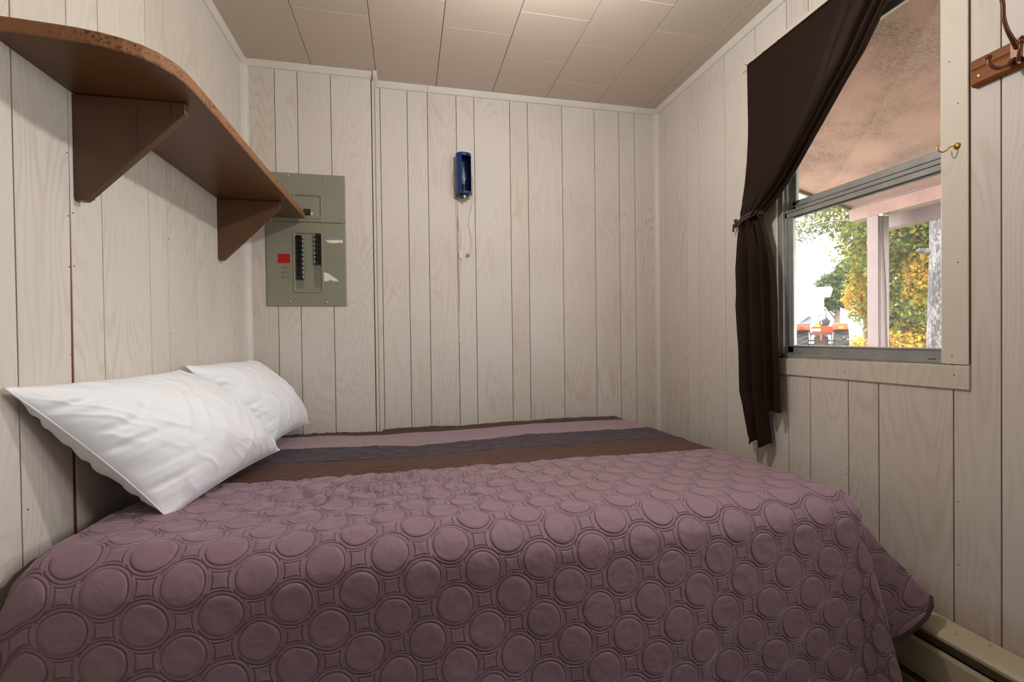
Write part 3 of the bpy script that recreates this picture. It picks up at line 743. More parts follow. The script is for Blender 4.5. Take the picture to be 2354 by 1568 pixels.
# blue shell, open towards the front right
b = bmesh.new()
a0, a1 = math.radians(-22), math.radians(250)
add_lathe(b, [(SR, SZ0 + .004), (SR, SZ1), (SR - 0.0018, SZ1), (SR - 0.0018, SZ0 + .004), (SR, SZ0 + .004)], 40, (SX, SY, 0), a0, a1)
LS(from_bm('shade', b, M['blue'], sc, smooth=False))
b = bmesh.new(); add_lathe(b, [(SR - 0.0019, SZ0 + .006), (SR - 0.0026, SZ0 + .006), (SR - 0.0026, SZ1 - .004), (SR - 0.0019, SZ1 - .004)], 36, (SX, SY, 0), a0 + .02, a1 - .02)
o = LS(from_bm('shade_lining', b, M['blue_dark'], sc)); o['label'] = 'dark blue inside of the shade'
b = bmesh.new(); add_lathe(b, [(0, SZ1 - .0005), (SR - .002, SZ1 - .0005), (SR - .002, SZ1 - .003), (0, SZ1 - .003)], 32, (SX, SY, 0)); LS(from_bm('top_cap', b, M['blue_dark'], sc))
b = bmesh.new(); add_lathe(b, [(SR - .003, SZ1 - 0.016), (SR + 0.001, SZ1 - 0.016), (SR + 0.001, SZ1), (SR - .003, SZ1), (SR - .003, SZ1 - 0.016)], 40, (SX, SY, 0)); LS(from_bm('top_ring', b, M['blue'], sc))
b = bmesh.new(); add_lathe(b, [(SR - .012, SZ1), (SR + 0.0008, SZ1 + .0002), (SR + 0.0008, SZ1 + 0.003), (SR - .012, SZ1 + 0.003), (SR - .012, SZ1)], 40, (SX, SY, 0)); o = LS(from_bm('top_rim', b, M['white_plastic'], sc)); o['label'] = 'white rim on top'
b = bmesh.new(); add_lathe(b, [(0.0, SZ0 + .006), (SR + 0.002, SZ0 + .006), (SR + 0.003, SZ0 + 0.003), (SR + 0.002, SZ0 - 0.004), (SR - .004, SZ0 - .006), (0.0, SZ0 - 0.006)], 40, (SX, SY, 0)); LS(from_bm('bottom_cap', b, M['blue'], sc))
b = bmesh.new(); add_lathe(b, [(0, SZ0 - .006), (.024, SZ0 - .006), (.024, SZ0 - .016), (0, SZ0 - .016)], 20, (SX, SY, 0)); LS(from_bm('socket_base', b, M['black_plastic'], sc))
b = bmesh.new(); add_lathe(b, [(0, SZ0 - .012), (.006, SZ0 - .012), (.006, SZ0 - .024), (.004, SZ0 - .026), (0, SZ0 - .026)], 12, (SX + .002, SY - .018, 0)); LS(from_bm('switch_knob', b, M['white_plastic'], sc, smooth=True))
b = bmesh.new(); add_lathe(b, [(0, SZ0 + .006), (.012, SZ0 + .006), (.012, SZ0 + .048), (.0, SZ0 + .048)], 16, (SX, SY, 0)); LS(from_bm('candle_socket', b, M['black_plastic'], sc))
b = bmesh.new(); add_lathe(b, [(0.009, SZ0 + .048), (.010, SZ0 + .056), (.0165, SZ0 + .075), (.0175, SZ0 + .086), (.0145, SZ0 + .103), (.008, SZ0 + .122), (.003, SZ0 + .138), (0, SZ0 + .146)], 20, (SX, SY, 0)); LS(from_bm('candle_bulb', b, M['bulb'], sc, smooth=True))
b = bmesh.new(); add_box(b, SX - .012, SX + .012, SY + .036, YB, SZ0 + .05, SZ1 - .05); LS(from_bm('wall_plate', b, M['blue_dark'], sc))
def cord(pts, r=0.0014, par=sc, name='cord'):
    return LS(tube(name, catmull(pts, 8), r, M['cord'], par, 6))
yb = YB - 0.003
cord([(0.266, YB - .010, 1.985), (0.245, yb - .010, 1.950), (0.243, yb - .004, 1.90), (0.255, yb, 1.82), (0.259, yb, 1.70), (0.262, yb, 1.55), (0.264, yb, 1.35), (0.266, yb, 1.20), (0.267, yb, 1.10), (0.266, yb, 1.055), (0.271, yb, 1.058)])
cord([(0.266, yb, 1.815), (0.265, yb, 1.74), (0.271, yb, 1.68), (0.2785, yb, 1.64), (0.279, yb, 1.58), (0.278, yb, 1.525)])
cord([(0.278, yb, 1.492), (0.279, yb, 1.46), (0.273, yb, 1.38), (0.270, yb, 1.24), (0.266, yb, 1.12)])
cord([(0.330, yb - .02, 1.955), (0.345, yb - .012, 1.93), (0.348, yb - .004, 1.87), (0.342, yb, 1.78), (0.326, yb, 1.71), (0.327, yb, 1.66), (0.340, yb, 1.59), (0.338, yb, 1.555), (0.332, yb - .003, 1.535)])
b = bmesh.new(); add_box(b, 0.2725, 0.2835, YB - .010, YB - .0003, 1.492, 1.528, 0.002, 2); LS(from_bm('cord_switch', b, M['white_plastic'], sc))
b = bmesh.new(); b2 = bmesh.new(); add_lathe(b2, [(0, -.017), (.003, -.016), (.0055, -.004), (.0085, .0), (.0085, .012), (0, .012)], 12)
merge(b, b2, Matrix.Translation((0.324, YB - .0095, 1.520)) @ Matrix.Rotation(math.radians(-140), 4, 'Y')); LS(from_bm('plug', b, M['cord'], sc, smooth=True))
b = bmesh.new()
for dx in (-.003, .003):
    b2 = bmesh.new(); add_box(b2, dx - .0008, dx + .0008, -.002, .002, .011, .025); merge(b, b2, Matrix.Translation((0.324, YB - .0095, 1.520)) @ Matrix.Rotation(math.radians(-140), 4, 'Y'))
LS(from_bm('plug_pins', b, M['brass'], sc))

# ================================================================== BASEBOARD HEATER
ht = thing('baseboard_heater', 'cream metal baseboard heater along the window wall', 'heater', (XR, 0.7, 0.10))
def LH(o): o.matrix_parent_inverse = Matrix.Translation(-ht.location); return o
h0, h1 = -0.75, 2.20
def strip(name, poly, mat, th=0.0, **k): return LH(prism(name, poly, 'Y', h0, h1, mat, ht, **k))
strip('top_cover', [(XR - .001, 0.285), (XR - .004, 0.289), (XR - .058, 0.272), (XR - .066, 0.264), (XR - .066, 0.256), (XR - .062, 0.256), (XR - .058, 0.266), (XR - .001, 0.281)], M['heater'])
strip('back_plate', [(XR - .001, 0.281), (XR - .006, 0.281), (XR - .006, 0.085), (XR - .001, 0.085)], M['heater'])
strip('front_cover', [(XR - .070, 0.218), (XR - .066, 0.226), (XR - .060, 0.226), (XR - .062, 0.216), (XR - .068, 0.150), (XR - .066, 0.132), (XR - .072, 0.128), (XR - .074, 0.150)], M['heater'])
strip('heating_element', [(XR - .010, 0.20), (XR - .052, 0.20), (XR - .052, 0.145), (XR - .010, 0.145)], M['heater_dark'])
strip('bottom_lip', [(XR - .001, 0.085), (XR - .070, 0.092), (XR - .072, 0.104), (XR - .068, 0.104), (XR - .066, 0.097), (XR - .001, 0.090)], M['heater'])
for y in (h0, h1 - .004): LH(box('end_cap', XR - .074, XR - .001, y, y + .004, 0.083, 0.29, M['heater'], ht))
for y in (0.935, 0.875):
    b = bmesh.new(); add_lathe(b, [(0, .0012), (.002, .001), (.0026, 0)], 10, (XR - .035 if y > .9 else XR - .018, y, 0.2795 if y > .9 else .285)); LH(from_bm('rivet', b, M['screw'], ht))

# ================================================================== HOOK RAIL (right edge)
hr = thing('hook_rail', 'brown stained wooden coat rail screwed to the wall right of the window', 'coat rack', (XR - 0.01, 0.7, 1.735))
def LR(o): o.matrix_parent_inverse = Matrix.Translation(-hr.location); return o
ry0, ry1 = 0.57, 0.914
zr = lambda y: 0.0
poly = [(XR - .0006, 1.700), (XR - .012, 1.700), (XR - .019, 1.706), (XR - .019, 1.735), (XR - .0165, 1.7375), (XR - .0165, 1.7405), (XR - .019, 1.743), (XR - .019, 1.762), (XR - .014, 1.768), (XR - .0006, 1.768)]
LR(prism('rail_board', poly, 'Y', ry0, ry1, M['rail'], hr, 0.001))
b = bmesh.new(); b2 = bmesh.new(); add_lathe(b2, [(0, .0012), (.0030, .001), (.0042, 0)], 12); merge(b, b2, Matrix.Translation((XR - .0192, 0.897, 1.722)) @ Matrix.Rotation(-PI / 2, 4, 'Y')); LR(from_bm('screw', b, M['brass'], hr))
def coat_hook(y):
    x = XR - 0.019
    b = bmesh.new(); add_box(b, x - .004, x, y - .013, y + .013, 1.706, 1.768, 0.003, 2)
    pl = LR(from_bm('hook', b, M['bronze'], hr))
    T = Matrix.Translation(-hr.location)
    pts = catmull([(x - .003, y, 1.745), (x - .018, y, 1.762), (x - .036, y, 1.785), (x - .046, y, 1.812), (x - .048, y, 1.84), (x - .056, y, 1.868), (x - .064, y, 1.886)], 8)
    tube('upper_prong', pts, 0.0052, M['bronze'], pl, 12, lambda u: 1.15 - 0.35 * math.sin(u * PI))
    b = bmesh.new(); b2 = bmesh.new(); add_lathe(b2, [(0, .006), (.006, .0052), (.0090, .002), (.0092, -.001), (.006, -.005), (0, -.006)], 16)
    merge(b, b2, Matrix.Translation((x - .066, y, 1.889)) @ Matrix.Rotation(math.radians(-35), 4, 'Y')); from_bm('prong_tip', b, M['bronze'], pl, smooth=True)
    for s in (-1, 1):
        pts = catmull([(x - .003, y + s * .004, 1.722), (x - .018, y + s * .010, 1.706), (x - .034, y + s * .020, 1.704), (x - .043, y + s * .028, 1.716), (x - .044, y + s * .031, 1.732)], 8)
        tube('lower_prong', pts, 0.0042, M['bronze'], pl, 10)
        b = bmesh.new(); add_lathe(b, [(0, .005), (.005, .0042), (.0074, .001), (.006, -.004), (0, -.005)], 14, (x - .044, y + s * .031, 1.735)); from_bm('prong_tip', b, M['bronze'], pl, smooth=True)
coat_hook(0.818); coat_hook(0.66)

# brass cup hook on the casing
bh = thing('cup_hook', 'small brass cup hook screwed into the window casing', 'hook', (XR - .006, 0.957, 1.568))
b = bmesh.new(); b2 = bmesh.new(); add_lathe(b2, [(0, .004), (.004, .0035), (.0085, .001), (.009, 0), (0, 0)], 18); merge(b, b2, Matrix.Translation((XR - .0061, 0.952, 1.568)) @ Matrix.Rotation(-PI / 2, 4, 'Y'))
o = from_bm('rosette', b, M['brass'], bh, smooth=True); o.matrix_parent_inverse = Matrix.Translation(-bh.location)
o = tube('hook_wire', catmull([(XR - .009, 0.953, 1.568), (XR - .024, 0.956, 1.566), (XR - .030, 0.960, 1.558), (XR - .036, .966, 1.555), (XR - .041, .972, 1.561), (XR - .042, .975, 1.571), (XR - .040, .975, 1.577)], 8), 0.0017, M['brass'], bh, 8)
o.matrix_parent_inverse = Matrix.Translation(-bh.location)

# ================================================================== CURTAIN
cu = thing('curtain', 'dark brown curtain tied back at the left side of the window', 'curtain', (XR - .03, 1.65, 0.63))
def LC(o): o.matrix_parent_inverse = Matrix.Translation(-cu.location); return o
ZT, ZTIE = 2.195, 1.548
# table of rows: z, left Y, right Y
rows_u = [(2.197, 1.693, 0.985), (2.05, 1.690, 1.105), (1.95, 1.688, 1.175), (1.884, 1.689, 1.240), (1.794, 1.694, 1.320), (1.70, 1.703, 1.408), (1.64, 1.711, 1.468), (1.59, 1.708, 1.528), (1.566, 1.698, 1.556), (1.548, 1.690, 1.580)]
rows_l = [(1.548, 1.690, 1.580), (1.525, 1.703, 1.572), (1.50, 1.712, 1.566), (1.425, 1.730, 1.546), (1.356, 1.745, 1.532), (1.20, 1.757, 1.522), (1.02, 1.741, 1.517), (0.83, 1.735, 1.512), (0.772, 1.716, 1.508), (0.64, 1.688, 1.506)]
def interp(rows, z):
    zs = np.array([r[0] for r in rows])[::-1]; a = np.array([r[1] for r in rows])[::-1]; b = np.array([r[2] for r in rows])[::-1]
    return np.interp(z, zs, a), np.interp(z, zs, b)
def curtain_part(name, rows, z_of, folds, ns, nz, s0=0.0, s1=1.0, mat='curtain', xoff=0.0):
    s = np.linspace(s0, s1, ns)[:, None] * np.ones((1, nz)); tt = np.linspace(0, 1, nz)[None, :] * np.ones((ns, 1))
    z = z_of(s, tt); yl, yr = interp(rows, z); X, dy = folds(s, z)
    Y = yl + (yr - yl) * s + dy
    P = np.stack([X + xoff, Y, z], -1)
    g = grid_obj(name, P, M[mat], cu, smooth=True)
    md = g.modifiers.new('solid', 'SOLIDIFY'); md.thickness = 0.0016; md.offset = 0
    return LC(g)
def ridge(s, c, wd, sharp=1.0): return np.exp(-np.abs((s - c) / wd) ** (2.0 * sharp))
def folds_upper(s, z):
    k = np.clip((ZT - z) / (ZT - ZTIE), 0, 1)
    a = 0.006 + 0.020 * k ** 1.5
    X = 1.400 - 0.010 * k
    X = X - (0.014 + 0.020 * k) * ridge(s, 0.775, 0.055, 0.8) + (0.010 + 0.008 * k) * ridge(s, 0.69, 0.035)
    X = X + 0.018 * ridge(s, 0.855, 0.020, 1.2) - (0.006 + 0.020 * k) * ridge(s, 0.90, 0.020, 0.8) + 0.016 * ridge(s, 0.937, 0.012) - 0.012 * ridge(s, .972, .016, .8)
    X = X - 0.010 * k ** 3 * np.sin(s * 38 + 1) * (s < 0.62) * np.exp(-((k - 1) / 0.35) ** 2)
    X = X + 0.010 * vnoise(s * 3, z * 2.5, 1.0, 2) - 0.018 * k * (s < .6) * np.sin(s * PI / .6) * .6
    X = X - 0.018 * np.exp(-((z - ZTIE) / 0.05) ** 2)
    # bunching at the waist
    return X, 0 * s
curtain_part('cloth', rows_u, lambda s, t_: ZT - (ZT - 1.546) * t_ + 0.004 * np.sin(s * 60) * (1 - t_), folds_upper, 260, 150)
LC(box('top_hem', 1.397, 1.4055, 0.985, 1.692, 2.186, 2.199, M['curtain'], cu, 0.003, 2))
# light hem along the drawn-back edge
def folds_lower(s, z):
    k = np.clip((ZTIE - z) / 0.30, 0, 1); kk = smooth01(k)
    X = 1.372 + 0.014 * kk - 0.012 * (1 - k)
    amp = 0.007 + 0.017 * kk
    X = X - amp * (ridge(s, 0.20, 0.085) + 0.9 * ridge(s, 0.47, 0.07) + 1.0 * ridge(s, 0.73, 0.045) + 0.8 * ridge(s, 0.93, 0.05)) + amp * 0.7 * (ridge(s, 0.335, 0.05) + ridge(s, 0.61, 0.05) + ridge(s, .83, .04))
    X = X + 0.012 * vnoise(s * 4, z * 3.5, 1.0, 9) + .004 * vnoise(s * 10, z * 9, 1.0, 3)
    X = X + 0.012 * np.exp(-((z - ZTIE) / 0.03) ** 2) * np.sin(s * 45)
    dy = 0.006 * vnoise(s * 3, z * 4, 1.0, 4) * kk
    return X, dy
curtain_part('cloth', rows_l, lambda s, t_: 1.550 - (1.550 - (0.632 + .012 * np.cos(s * 20))) * t_, folds_lower, 150, 170, 0.0, 0.62)
curtain_part('cloth', rows_l, lambda s, t_: 1.550 - (1.550 - 0.772) * t_, folds_lower, 100, 150, 0.55, 1.0, xoff=0.006)
# tie band with knot and cord to a nail in the wall
ang = np.linspace(0, 2 * PI, 40)
ring = [(1.368 + 0.026 * math.cos(a), 1.636 + 0.060 * math.sin(a), 1.552 - 0.010 * math.sin(a)) for a in ang]
LC(tube('tie_band', ring, 0.0070, M['binding'], cu, 10))
LC(tube('tie_band', [(p[0], p[1], p[2] - .010) for p in ring], 0.0050, M['binding'], cu, 8))
LC(tube('tie_cord', catmull([(1.388, 1.69, 1.554), (1.400, 1.725, 1.560), (1.418, 1.765, 1.566), (1.426, 1.79, 1.563)], 6), 0.005, M['binding'], cu, 8))
b = bmesh.new()
for dx, dy, dz, r in ((0, 0, 0, .013), (-.004, .012, -.010, .010), (.002, -.006, -.014, .010), (-.003, .006, .010, .009)):
    b2 = bmesh.new(); bmesh.ops.create_icosphere(b2, subdivisions=2, radius=r); merge(b, b2, Matrix.Translation((1.418 + dx, 1.782 + dy, 1.562 + dz)))
LC(from_bm('tie_knot', b, M['binding'], cu, smooth=True))
LC(tube('tie_tail', catmull([(1.416, 1.785, 1.556), (1.412, 1.80, 1.542), (1.416, 1.805, 1.528)], 6), 0.004, M['binding'], cu, 8))
tk = thing('wall_nail', 'bent white nail holding the curtain tie on the wall', 'nail', (XR, 1.778, 1.575))
o = tube('nail_shank', catmull([(XR, 1.778, 1.570), (1.41, 1.778, 1.572), (1.402, 1.779, 1.580)], 4), 0.0018, M['screw'], tk, 6); o.matrix_parent_inverse = Matrix.Translation(-tk.location)
tp = thing('corner_nail', 'nail holding the upper left corner of the curtain', 'nail', (XR, 1.70, 2.203))
o = tube('nail_shank', [(XR - .01, 1.698, 2.200), (1.392, 1.698, 2.202)], 0.0022, M['screw'], tp, 6); o.matrix_parent_inverse = Matrix.Translation(-tp.location)

# ================================================================== BED
bd = thing('bed', 'double bed pushed into the corner, hidden under the quilt', 'bed', (0.23, 1.7, 0.0))
def LB(o): o.matrix_parent_inverse = Matrix.Translation(-bd.location); return o
BX0, BX1, BY0, BY1 = -0.695, 1.10, 1.075, 2.385
LB(box('mattress', BX0, BX1, BY0, BY1, 0.36, 0.585, M['mattress'], bd, 0.05, 4))
LB(box('box_spring', BX0 + .01, BX1 - .01, BY0 + .01, BY1 - .01, 0.17, 0.355, M['mattress'], bd, 0.015, 2))
LB(box('bed_frame', BX0 + .02, BX1 - .02, BY0 + .02, BY1 - .02, 0.135, 0.17, M['metal_dark'], bd))
for x in (BX0 + .08, BX1 - .08):
    for y in (BY0 + .08, BY1 - .08): LB(box('leg', x - .02, x + .02, y - .02, y + .02, 0.0, 0.136, M['metal_dark'], bd, .003))

# quilt as a parametric cloth: v from the back wall to the front hem, u from head to foot
qt = thing('quilt', 'mauve circle-stitched quilt with brown, slate and light stripes on the bed', 'quilt', (0.23, 1.0, 0.64))
RR = 0.085
YT = 2.440                  # back edge of cloth on top
XF, YF = 1.205, 0.985       # outer edges of the top footprint (before flaring)
XC_, YC_ = XF - RR, YF + RR
U0, V_top = -0.712, YT - YC_     # cloth start
uf, vf = XC_ - U0, V_top         # where rounding starts
USU, VSV = 0.405, 0.60           # overhang at foot, at front
def drape(rho):
    """outward run and drop for an overhang of arc length rho"""
    a = np.clip(rho / RR, 0, PI / 2); h = RR * np.sin(a); d = RR * (1 - np.cos(a)); ex = np.clip(rho - RR * PI / 2, 0, None)
    return h, d + ex, ex
def quilt_pos(u, v, height=True):
    su = np.clip(u - uf, 0, None); sv = np.clip(v - vf, 0, None)
    x = U0 + np.minimum(u, uf); y = YT - np.minimum(v, vf)
    rho = np.hypot(su, sv); th = np.degrees(np.arctan2(su, sv + 1e-9))
    h, d, ex = drape(rho)
    # corner folds: two ridges with a deep valley
    def bumpf(c, wd): return np.exp(-((th - c) / wd) ** 2)
    k = 0.06 + 0.17 * bumpf(26, 15) - 0.20 * bumpf(50, 11) + 0.58 * bumpf(74, 13) + 0.10 * bumpf(95, 14)
    k = np.where(rho < 1e-6, 0, k)
    h = h + k * ex; d = d - ex * (1 - np.sqrt(np.clip(1 - k * k, 0.3, 1))) - np.clip(ex - .40, 0, None) * .5 * ((th > 3) & (th < 60))
    tr = np.radians(th)
    # ridge 2 leans towards the foot, ridge 1 towards the front
    x = x + h * np.sin(tr); y = y - h * np.cos(tr)
    # top surface height
    z = 0.622 + 0.036 * np.clip((YT - y) / 1.4, 0, 1) ** 1.1 + 0.028 * smooth01((-0.30 - x) / 0.45) * smooth01((1.75 - y) / .5) - 0.018 * np.exp(-((x - 0.0) / .35) ** 2 - ((y - 2.1) / .4) ** 2) 
    z = z - 0.004 * np.clip(x, 0, 2)
    # head end: rounded shoulder at the left edge
    z = z - 0.04 * smooth01((U0 + 0.05 - x) / 0.06) - d
    return x, y, z, su, sv, rho, ex
def rings(u, v):
    ur = u * math.cos(QROT) + v * math.sin(QROT); vr = v * math.cos(QROT) - u * math.sin(QROT)
    def cell(o):
        fa = ((ur + QOU) / QL + o) % 1.0 - 0.5; fb = ((vr + QOV) / QL + o) % 1.0 - 0.5
        return np.hypot(fa, fb) * QL
    return np.minimum(cell(0.0), cell(0.5))
def quilt_patch(name, v0, v1, u0, u1, du, dv, mat, puff=1.0, kind='rings', lab=None):
    nu = int((u1 - u0) / du) + 1; nv = max(4, int((v1 - v0) / dv) + 1)
    u, v = np.meshgrid(np.linspace(u0, u1, nu), np.linspace(v0, v1, nv), indexing='ij')
    def full(u, v):
        x, y, z, su, sv, rho, ex = quilt_pos(u, v)
        # soft waves on the hanging front
        wv = smooth01((sv - .06) / .3)
        y = y - 0.020 * fbm(u * 1.0, v * .5, 3.2, 1, 2) * wv * 1.6
        ww = smooth01((su - .05) / .3); x = x + 0.02 * fbm(v, u, 3.0, 6, 2) * ww
        top = 1 - np.clip(rho / .12, 0, 1)
        bunch = np.exp(-((u - (-U0 + 0.05)) / .42) ** 2 - ((v - 1.02) / .22) ** 2) + .45 * np.exp(-((u - 0.45) / .35) ** 2 - ((v - 1.05) / .25) ** 2)
        z = z + top * (0.010 * fbm(u, v, 4.0, 3, 2) + bunch * 0.016 * (np.abs(fbm(u * 2.2, v, 11.0, 8, 2)) * 1.4 - .3))
        return np.stack([x, y, z], -1)
    P = full(u, v)
    e = 0.004
    Pu = full(u + e, v) - full(u - e, v); Pv = full(u, v + e) - full(u, v - e)
    N = np.cross(Pv, Pu); N /= np.linalg.norm(N, axis=-1, keepdims=True) + 1e-9
    if kind == 'rings':
        wu = u + 0.010 * 0; r = rings(u, v)
        hh = 0.0028 * (1 - np.exp(-((r - 0.0412) / 0.0048) ** 2)) * np.where(r < 0.0412, 1.0, 0.6)
        hh = hh + 0.0018 * fbm(u, v, 40, 2, 3)
    elif kind == 'ribs': hh = 0.0012 * fbm(u, v, 30, 4, 2)
    else: hh = 0.004 * fbm(u, v, 22, 5, 3)
    P = P + N * (hh * puff)[..., None]
    P[..., 2] = np.maximum(P[..., 2], 0.008)
    P[..., 0] = np.minimum(P[..., 0], 1.432)
    lim_ = np.where(P[..., 0] < -0.13, 2.392, 2.47); lim_ = lim_ + smooth01((P[..., 0] + 0.14) / 0.05) * 0 ; P[..., 1] = np.minimum(P[..., 1], lim_)
    o = grid_obj(name, P, M[mat], qt, uv=np.stack([u, v], -1), flip=True)
    o.matrix_parent_inverse = Matrix.Translation(-qt.location)
    md = o.modifiers.new('solid', 'SOLIDIFY'); md.thickness = 0.004; md.offset = -1
    if lab: o['label'] = lab
    return P
vb = [0.0, 0.125, 0.385, 0.640, 0.885]      # stripe borders in v (from the back wall)
UE = uf + USU; VE = vf + VSV
quilt_patch('stripe', vb[0], vb[1], 0, UE, 0.006, 0.006, 'q_edge', 1, 'plain', 'dark brown stripe along the wall')
quilt_patch('stripe', vb[1], vb[2], 0, UE, 0.005, 0.004, 'q_light', 1, 'ribs', 'light mauve ribbed stripe')
quilt_patch('stripe', vb[2], vb[3], 0, UE, 0.0045, 0.0045, 'q_navy', 0.8, 'rings', 'slate purple quilted stripe')
quilt_patch('stripe', vb[3], vb[4], 0, UE, 0.005, 0.004, 'q_brown', 1, 'ribs', 'brown ribbed stripe')
PM = quilt_patch('main_panel', vb[4], VE, 0, UE, 0.0036, 0.0036, 'q_main', 1, 'rings', 'mauve panel stitched with circles')
def bind(pts):
    pts = [tuple(p) for p in pts]
    o = tube('binding', pts, 0.0060, M['binding'], qt, 8); o.matrix_parent_inverse = Matrix.Translation(-qt.location)
bind(PM[0, ::6]); bind(PM[::6, -1]); bind(PM[-1, ::6][::-1])

# ================================================================== PILLOWS
def pillow(name, label, A, B, Cc, D, T, seed, bulge_dir, seamdrop=0.0):
    """A,B top edge corners (against the wall), D,Cc bottom corners"""
    root = thing(name, label, 'pillow', tuple((Vector(A) + Vector(B) + Vector(Cc) + Vector(D)) / 4), 'white pillows')
    A, B, Cc, D = [np.array(p) for p in (A, B, Cc, D)]
    n = 150; m_ = 190
    a = np.linspace(-1, 1, n); a = np.sign(a) * (1 - (1 - np.abs(a)) ** 1.5)
    b = np.linspace(-1, 1, m_); b = np.sign(b) * (1 - (1 - np.abs(b)) ** 1.5)
    p, q = np.meshgrid(a, b, indexing='ij')       # p: across (A->D), q: along (A->B)
    # edges bow inwards between the pinched corners
    pe = p * (1 - 0.055 * (1 - q ** 2)); qe = q * (1 - 0.045 * (1 - p ** 2))
    s, t_ = (pe + 1) / 2, (qe + 1) / 2
    Q = (A * ((1 - s) * (1 - t_))[..., None] + D * (s * (1 - t_))[..., None] + B * ((1 - s) * t_)[..., None] + Cc * (s * t_)[..., None])
    e1 = (D - A) / np.linalg.norm(D - A); e2 = (B - A); e2 = e2 - e1 * (e2 @ e1); e2 /= np.linalg.norm(e2); nrm = np.cross(e2, e1); nrm *= np.sign(nrm @ np.array(bulge_dir))
    prof = (np.clip(1 - np.abs(p) ** 2.4, 0, 1) ** 0.62) * (np.clip(1 - np.abs(q) ** 2.8, 0, 1) ** 0.62)
    edge = np.clip(prof * 3, 0, 1)
    X, Y = p * 0.22, q * 0.31
    def wrinkle(seed, f, ang, st):
        c_, s_ = math.cos(ang), math.sin(ang); xx = (X * c_ + Y * s_) * f; yy = (-X * s_ + Y * c_) * f / st
        w1 = vnoise(xx * .6, yy * .8, 1.0, seed + 30) * 1.2
        nz_ = vnoise(xx + w1, yy + w1, 1.0, seed)
        return 1 - np.abs(nz_) * 4
    gath = np.exp(-((1 - np.abs(p)) / .16)) * vnoise(q * 9, p * 1.2, 1.6, seed + 3) + np.exp(-((1 - np.abs(q)) / .16)) * vnoise(p * 8, q * 1.2, 1.6, seed + 4)
    dsp = 0.0048 * np.clip(wrinkle(seed, 15, 0.9, 3.2), 0, 1) + 0.0030 * np.clip(wrinkle(seed + 5, 24, 2.2, 2.6), 0, 1) + 0.005 * fbm(X, Y, 12, seed, 3) + 0.016 * gath
    # long crease from the upper near corner
    cr_ = np.exp(-((p * .22 - (-0.11 + 0.0 * q)) * 1.0 + (q * .31 + 0.14) * .55) ** 2 / 0.0004) * np.exp(-((q + 0.62) / .28) ** 2)
    top = Q + nrm * (T * 0.58 * prof * (1 + 0.10 * vnoise(p, q, 2.2, seed + 7)) + (dsp - 0.010 * cr_) * edge)[..., None]
    bot = Q - nrm * (T * 0.50 * prof * (1 + 0.10 * vnoise(p, q, 2.0, seed + 8)) + (0.006 * fbm(X, Y, 14, seed + 9, 3) + .012 * gath) * edge)[..., None]
    lim = lambda G_: np.stack([np.maximum(G_[..., 0], XL + 0.006), np.minimum(G_[..., 1], YP - 0.006), G_[..., 2]], -1)
    top, bot = lim(top), lim(bot)
    # one closed bag mesh
    bagn = n * m_; P = np.concatenate([top.reshape(-1, 3), bot.reshape(-1, 3)])
    idx = np.arange(bagn).reshape(n, m_)
    q1 = np.stack([idx[:-1, :-1], idx[1:, :-1], idx[1:, 1:], idx[:-1, 1:]], -1).reshape(-1, 4)
    q2 = q1[:, ::-1] + bagn
    me = bpy.data.meshes.new('cover'); allq = np.concatenate([q1, q2])
    me.from_pydata(P.tolist(), [], allq.tolist()); bmx = bmesh.new(); bmx.from_mesh(me); bmesh.ops.remove_doubles(bmx, verts=bmx.verts, dist=0.0004)
    bmesh.ops.recalc_face_normals(bmx, faces=bmx.faces)
    bmx.to_mesh(me); bmx.free()
    for f in me.polygons: f.use_smooth = True
    o = link('cover', me, M['pillow'], root); o.matrix_parent_inverse = Matrix.Translation(-root.location)
    # seam welt around the rim
    rim = np.concatenate([Q[:, 0], Q[-1, 1:], Q[-2::-1, -1], Q[0, -2:0:-1]]); rim = lim(rim)
    rim = [tuple(v_) for v_ in rim[::3]] + [tuple(rim[0])]
    o = tube('seam', rim, 0.0018, M['pillow'], root, 6); o.matrix_parent_inverse = Matrix.Translation(-root.location)
    return root
pillow('pillow', 'nearer white pillow leaning against the left wall', (-0.722, 1.035, 0.995), (-0.700, 1.66, 0.985), (-0.470, 1.87, 0.668), (-0.555, 1.235, 0.665), 0.19, 1, (1, 0, 1))
pillow('pillow', 'farther white pillow in the corner, partly behind the nearer one', (-0.712, 1.72, 0.995), (-0.690, 2.28, 0.985), (-0.462, 2.36, 0.680), (-0.515, 1.88, 0.68), 0.16, 14, (1, 0, 1))

# ================================================================== OUTSIDE
# porch roof: sloping flake board, ledger and outer beam
GZ = 0.15
def zs(x): return 2.812 - 0.24 * x
pr = struct('porch_roof')
XW = XR + 0.072
def slab(name, x0, x1, y0, y1, off, th, mat, par):
    bm = bmesh.new()
    vs = [bm.verts.new((x, y, zs(x) + off + dz)) for x in (x0, x1) for y in (y0, y1) for dz in (0, th)]
    for f in ((0, 1, 3, 2), (4, 6, 7, 5), (0, 4, 5, 1), (2, 3, 7, 6), (0, 2, 6, 4), (1, 5, 7, 3)): bm.faces.new([vs[i] for i in f])
    return from_bm(name, bm, mat, par)
for y0, y1 in ((-2.6, -1.3605), (-1.36, -0.1405), (-0.14, 1.0795), (1.08, 2.90)):
    slab('soffit_panel', XW, 3.55, y0, y1, 0.0, 0.012, M['soffit'], pr)
slab('roof_deck', XW, 3.60, -2.6, 2.92, 0.013, 0.05, M['house_roof'], pr)
slab('ledger_board', XW, XW + 0.36, -2.6, 2.88, -0.018, 0.018, M['soffit'], pr)
box('porch_beam', 3.30, 3.39, -2.6, 2.90, 1.915, 2.03, M['soffit_post'], pr)
box('beam_facing', 3.285, 3.30, -2.6, 2.90, 1.912, 2.00, M['soffit'], pr)
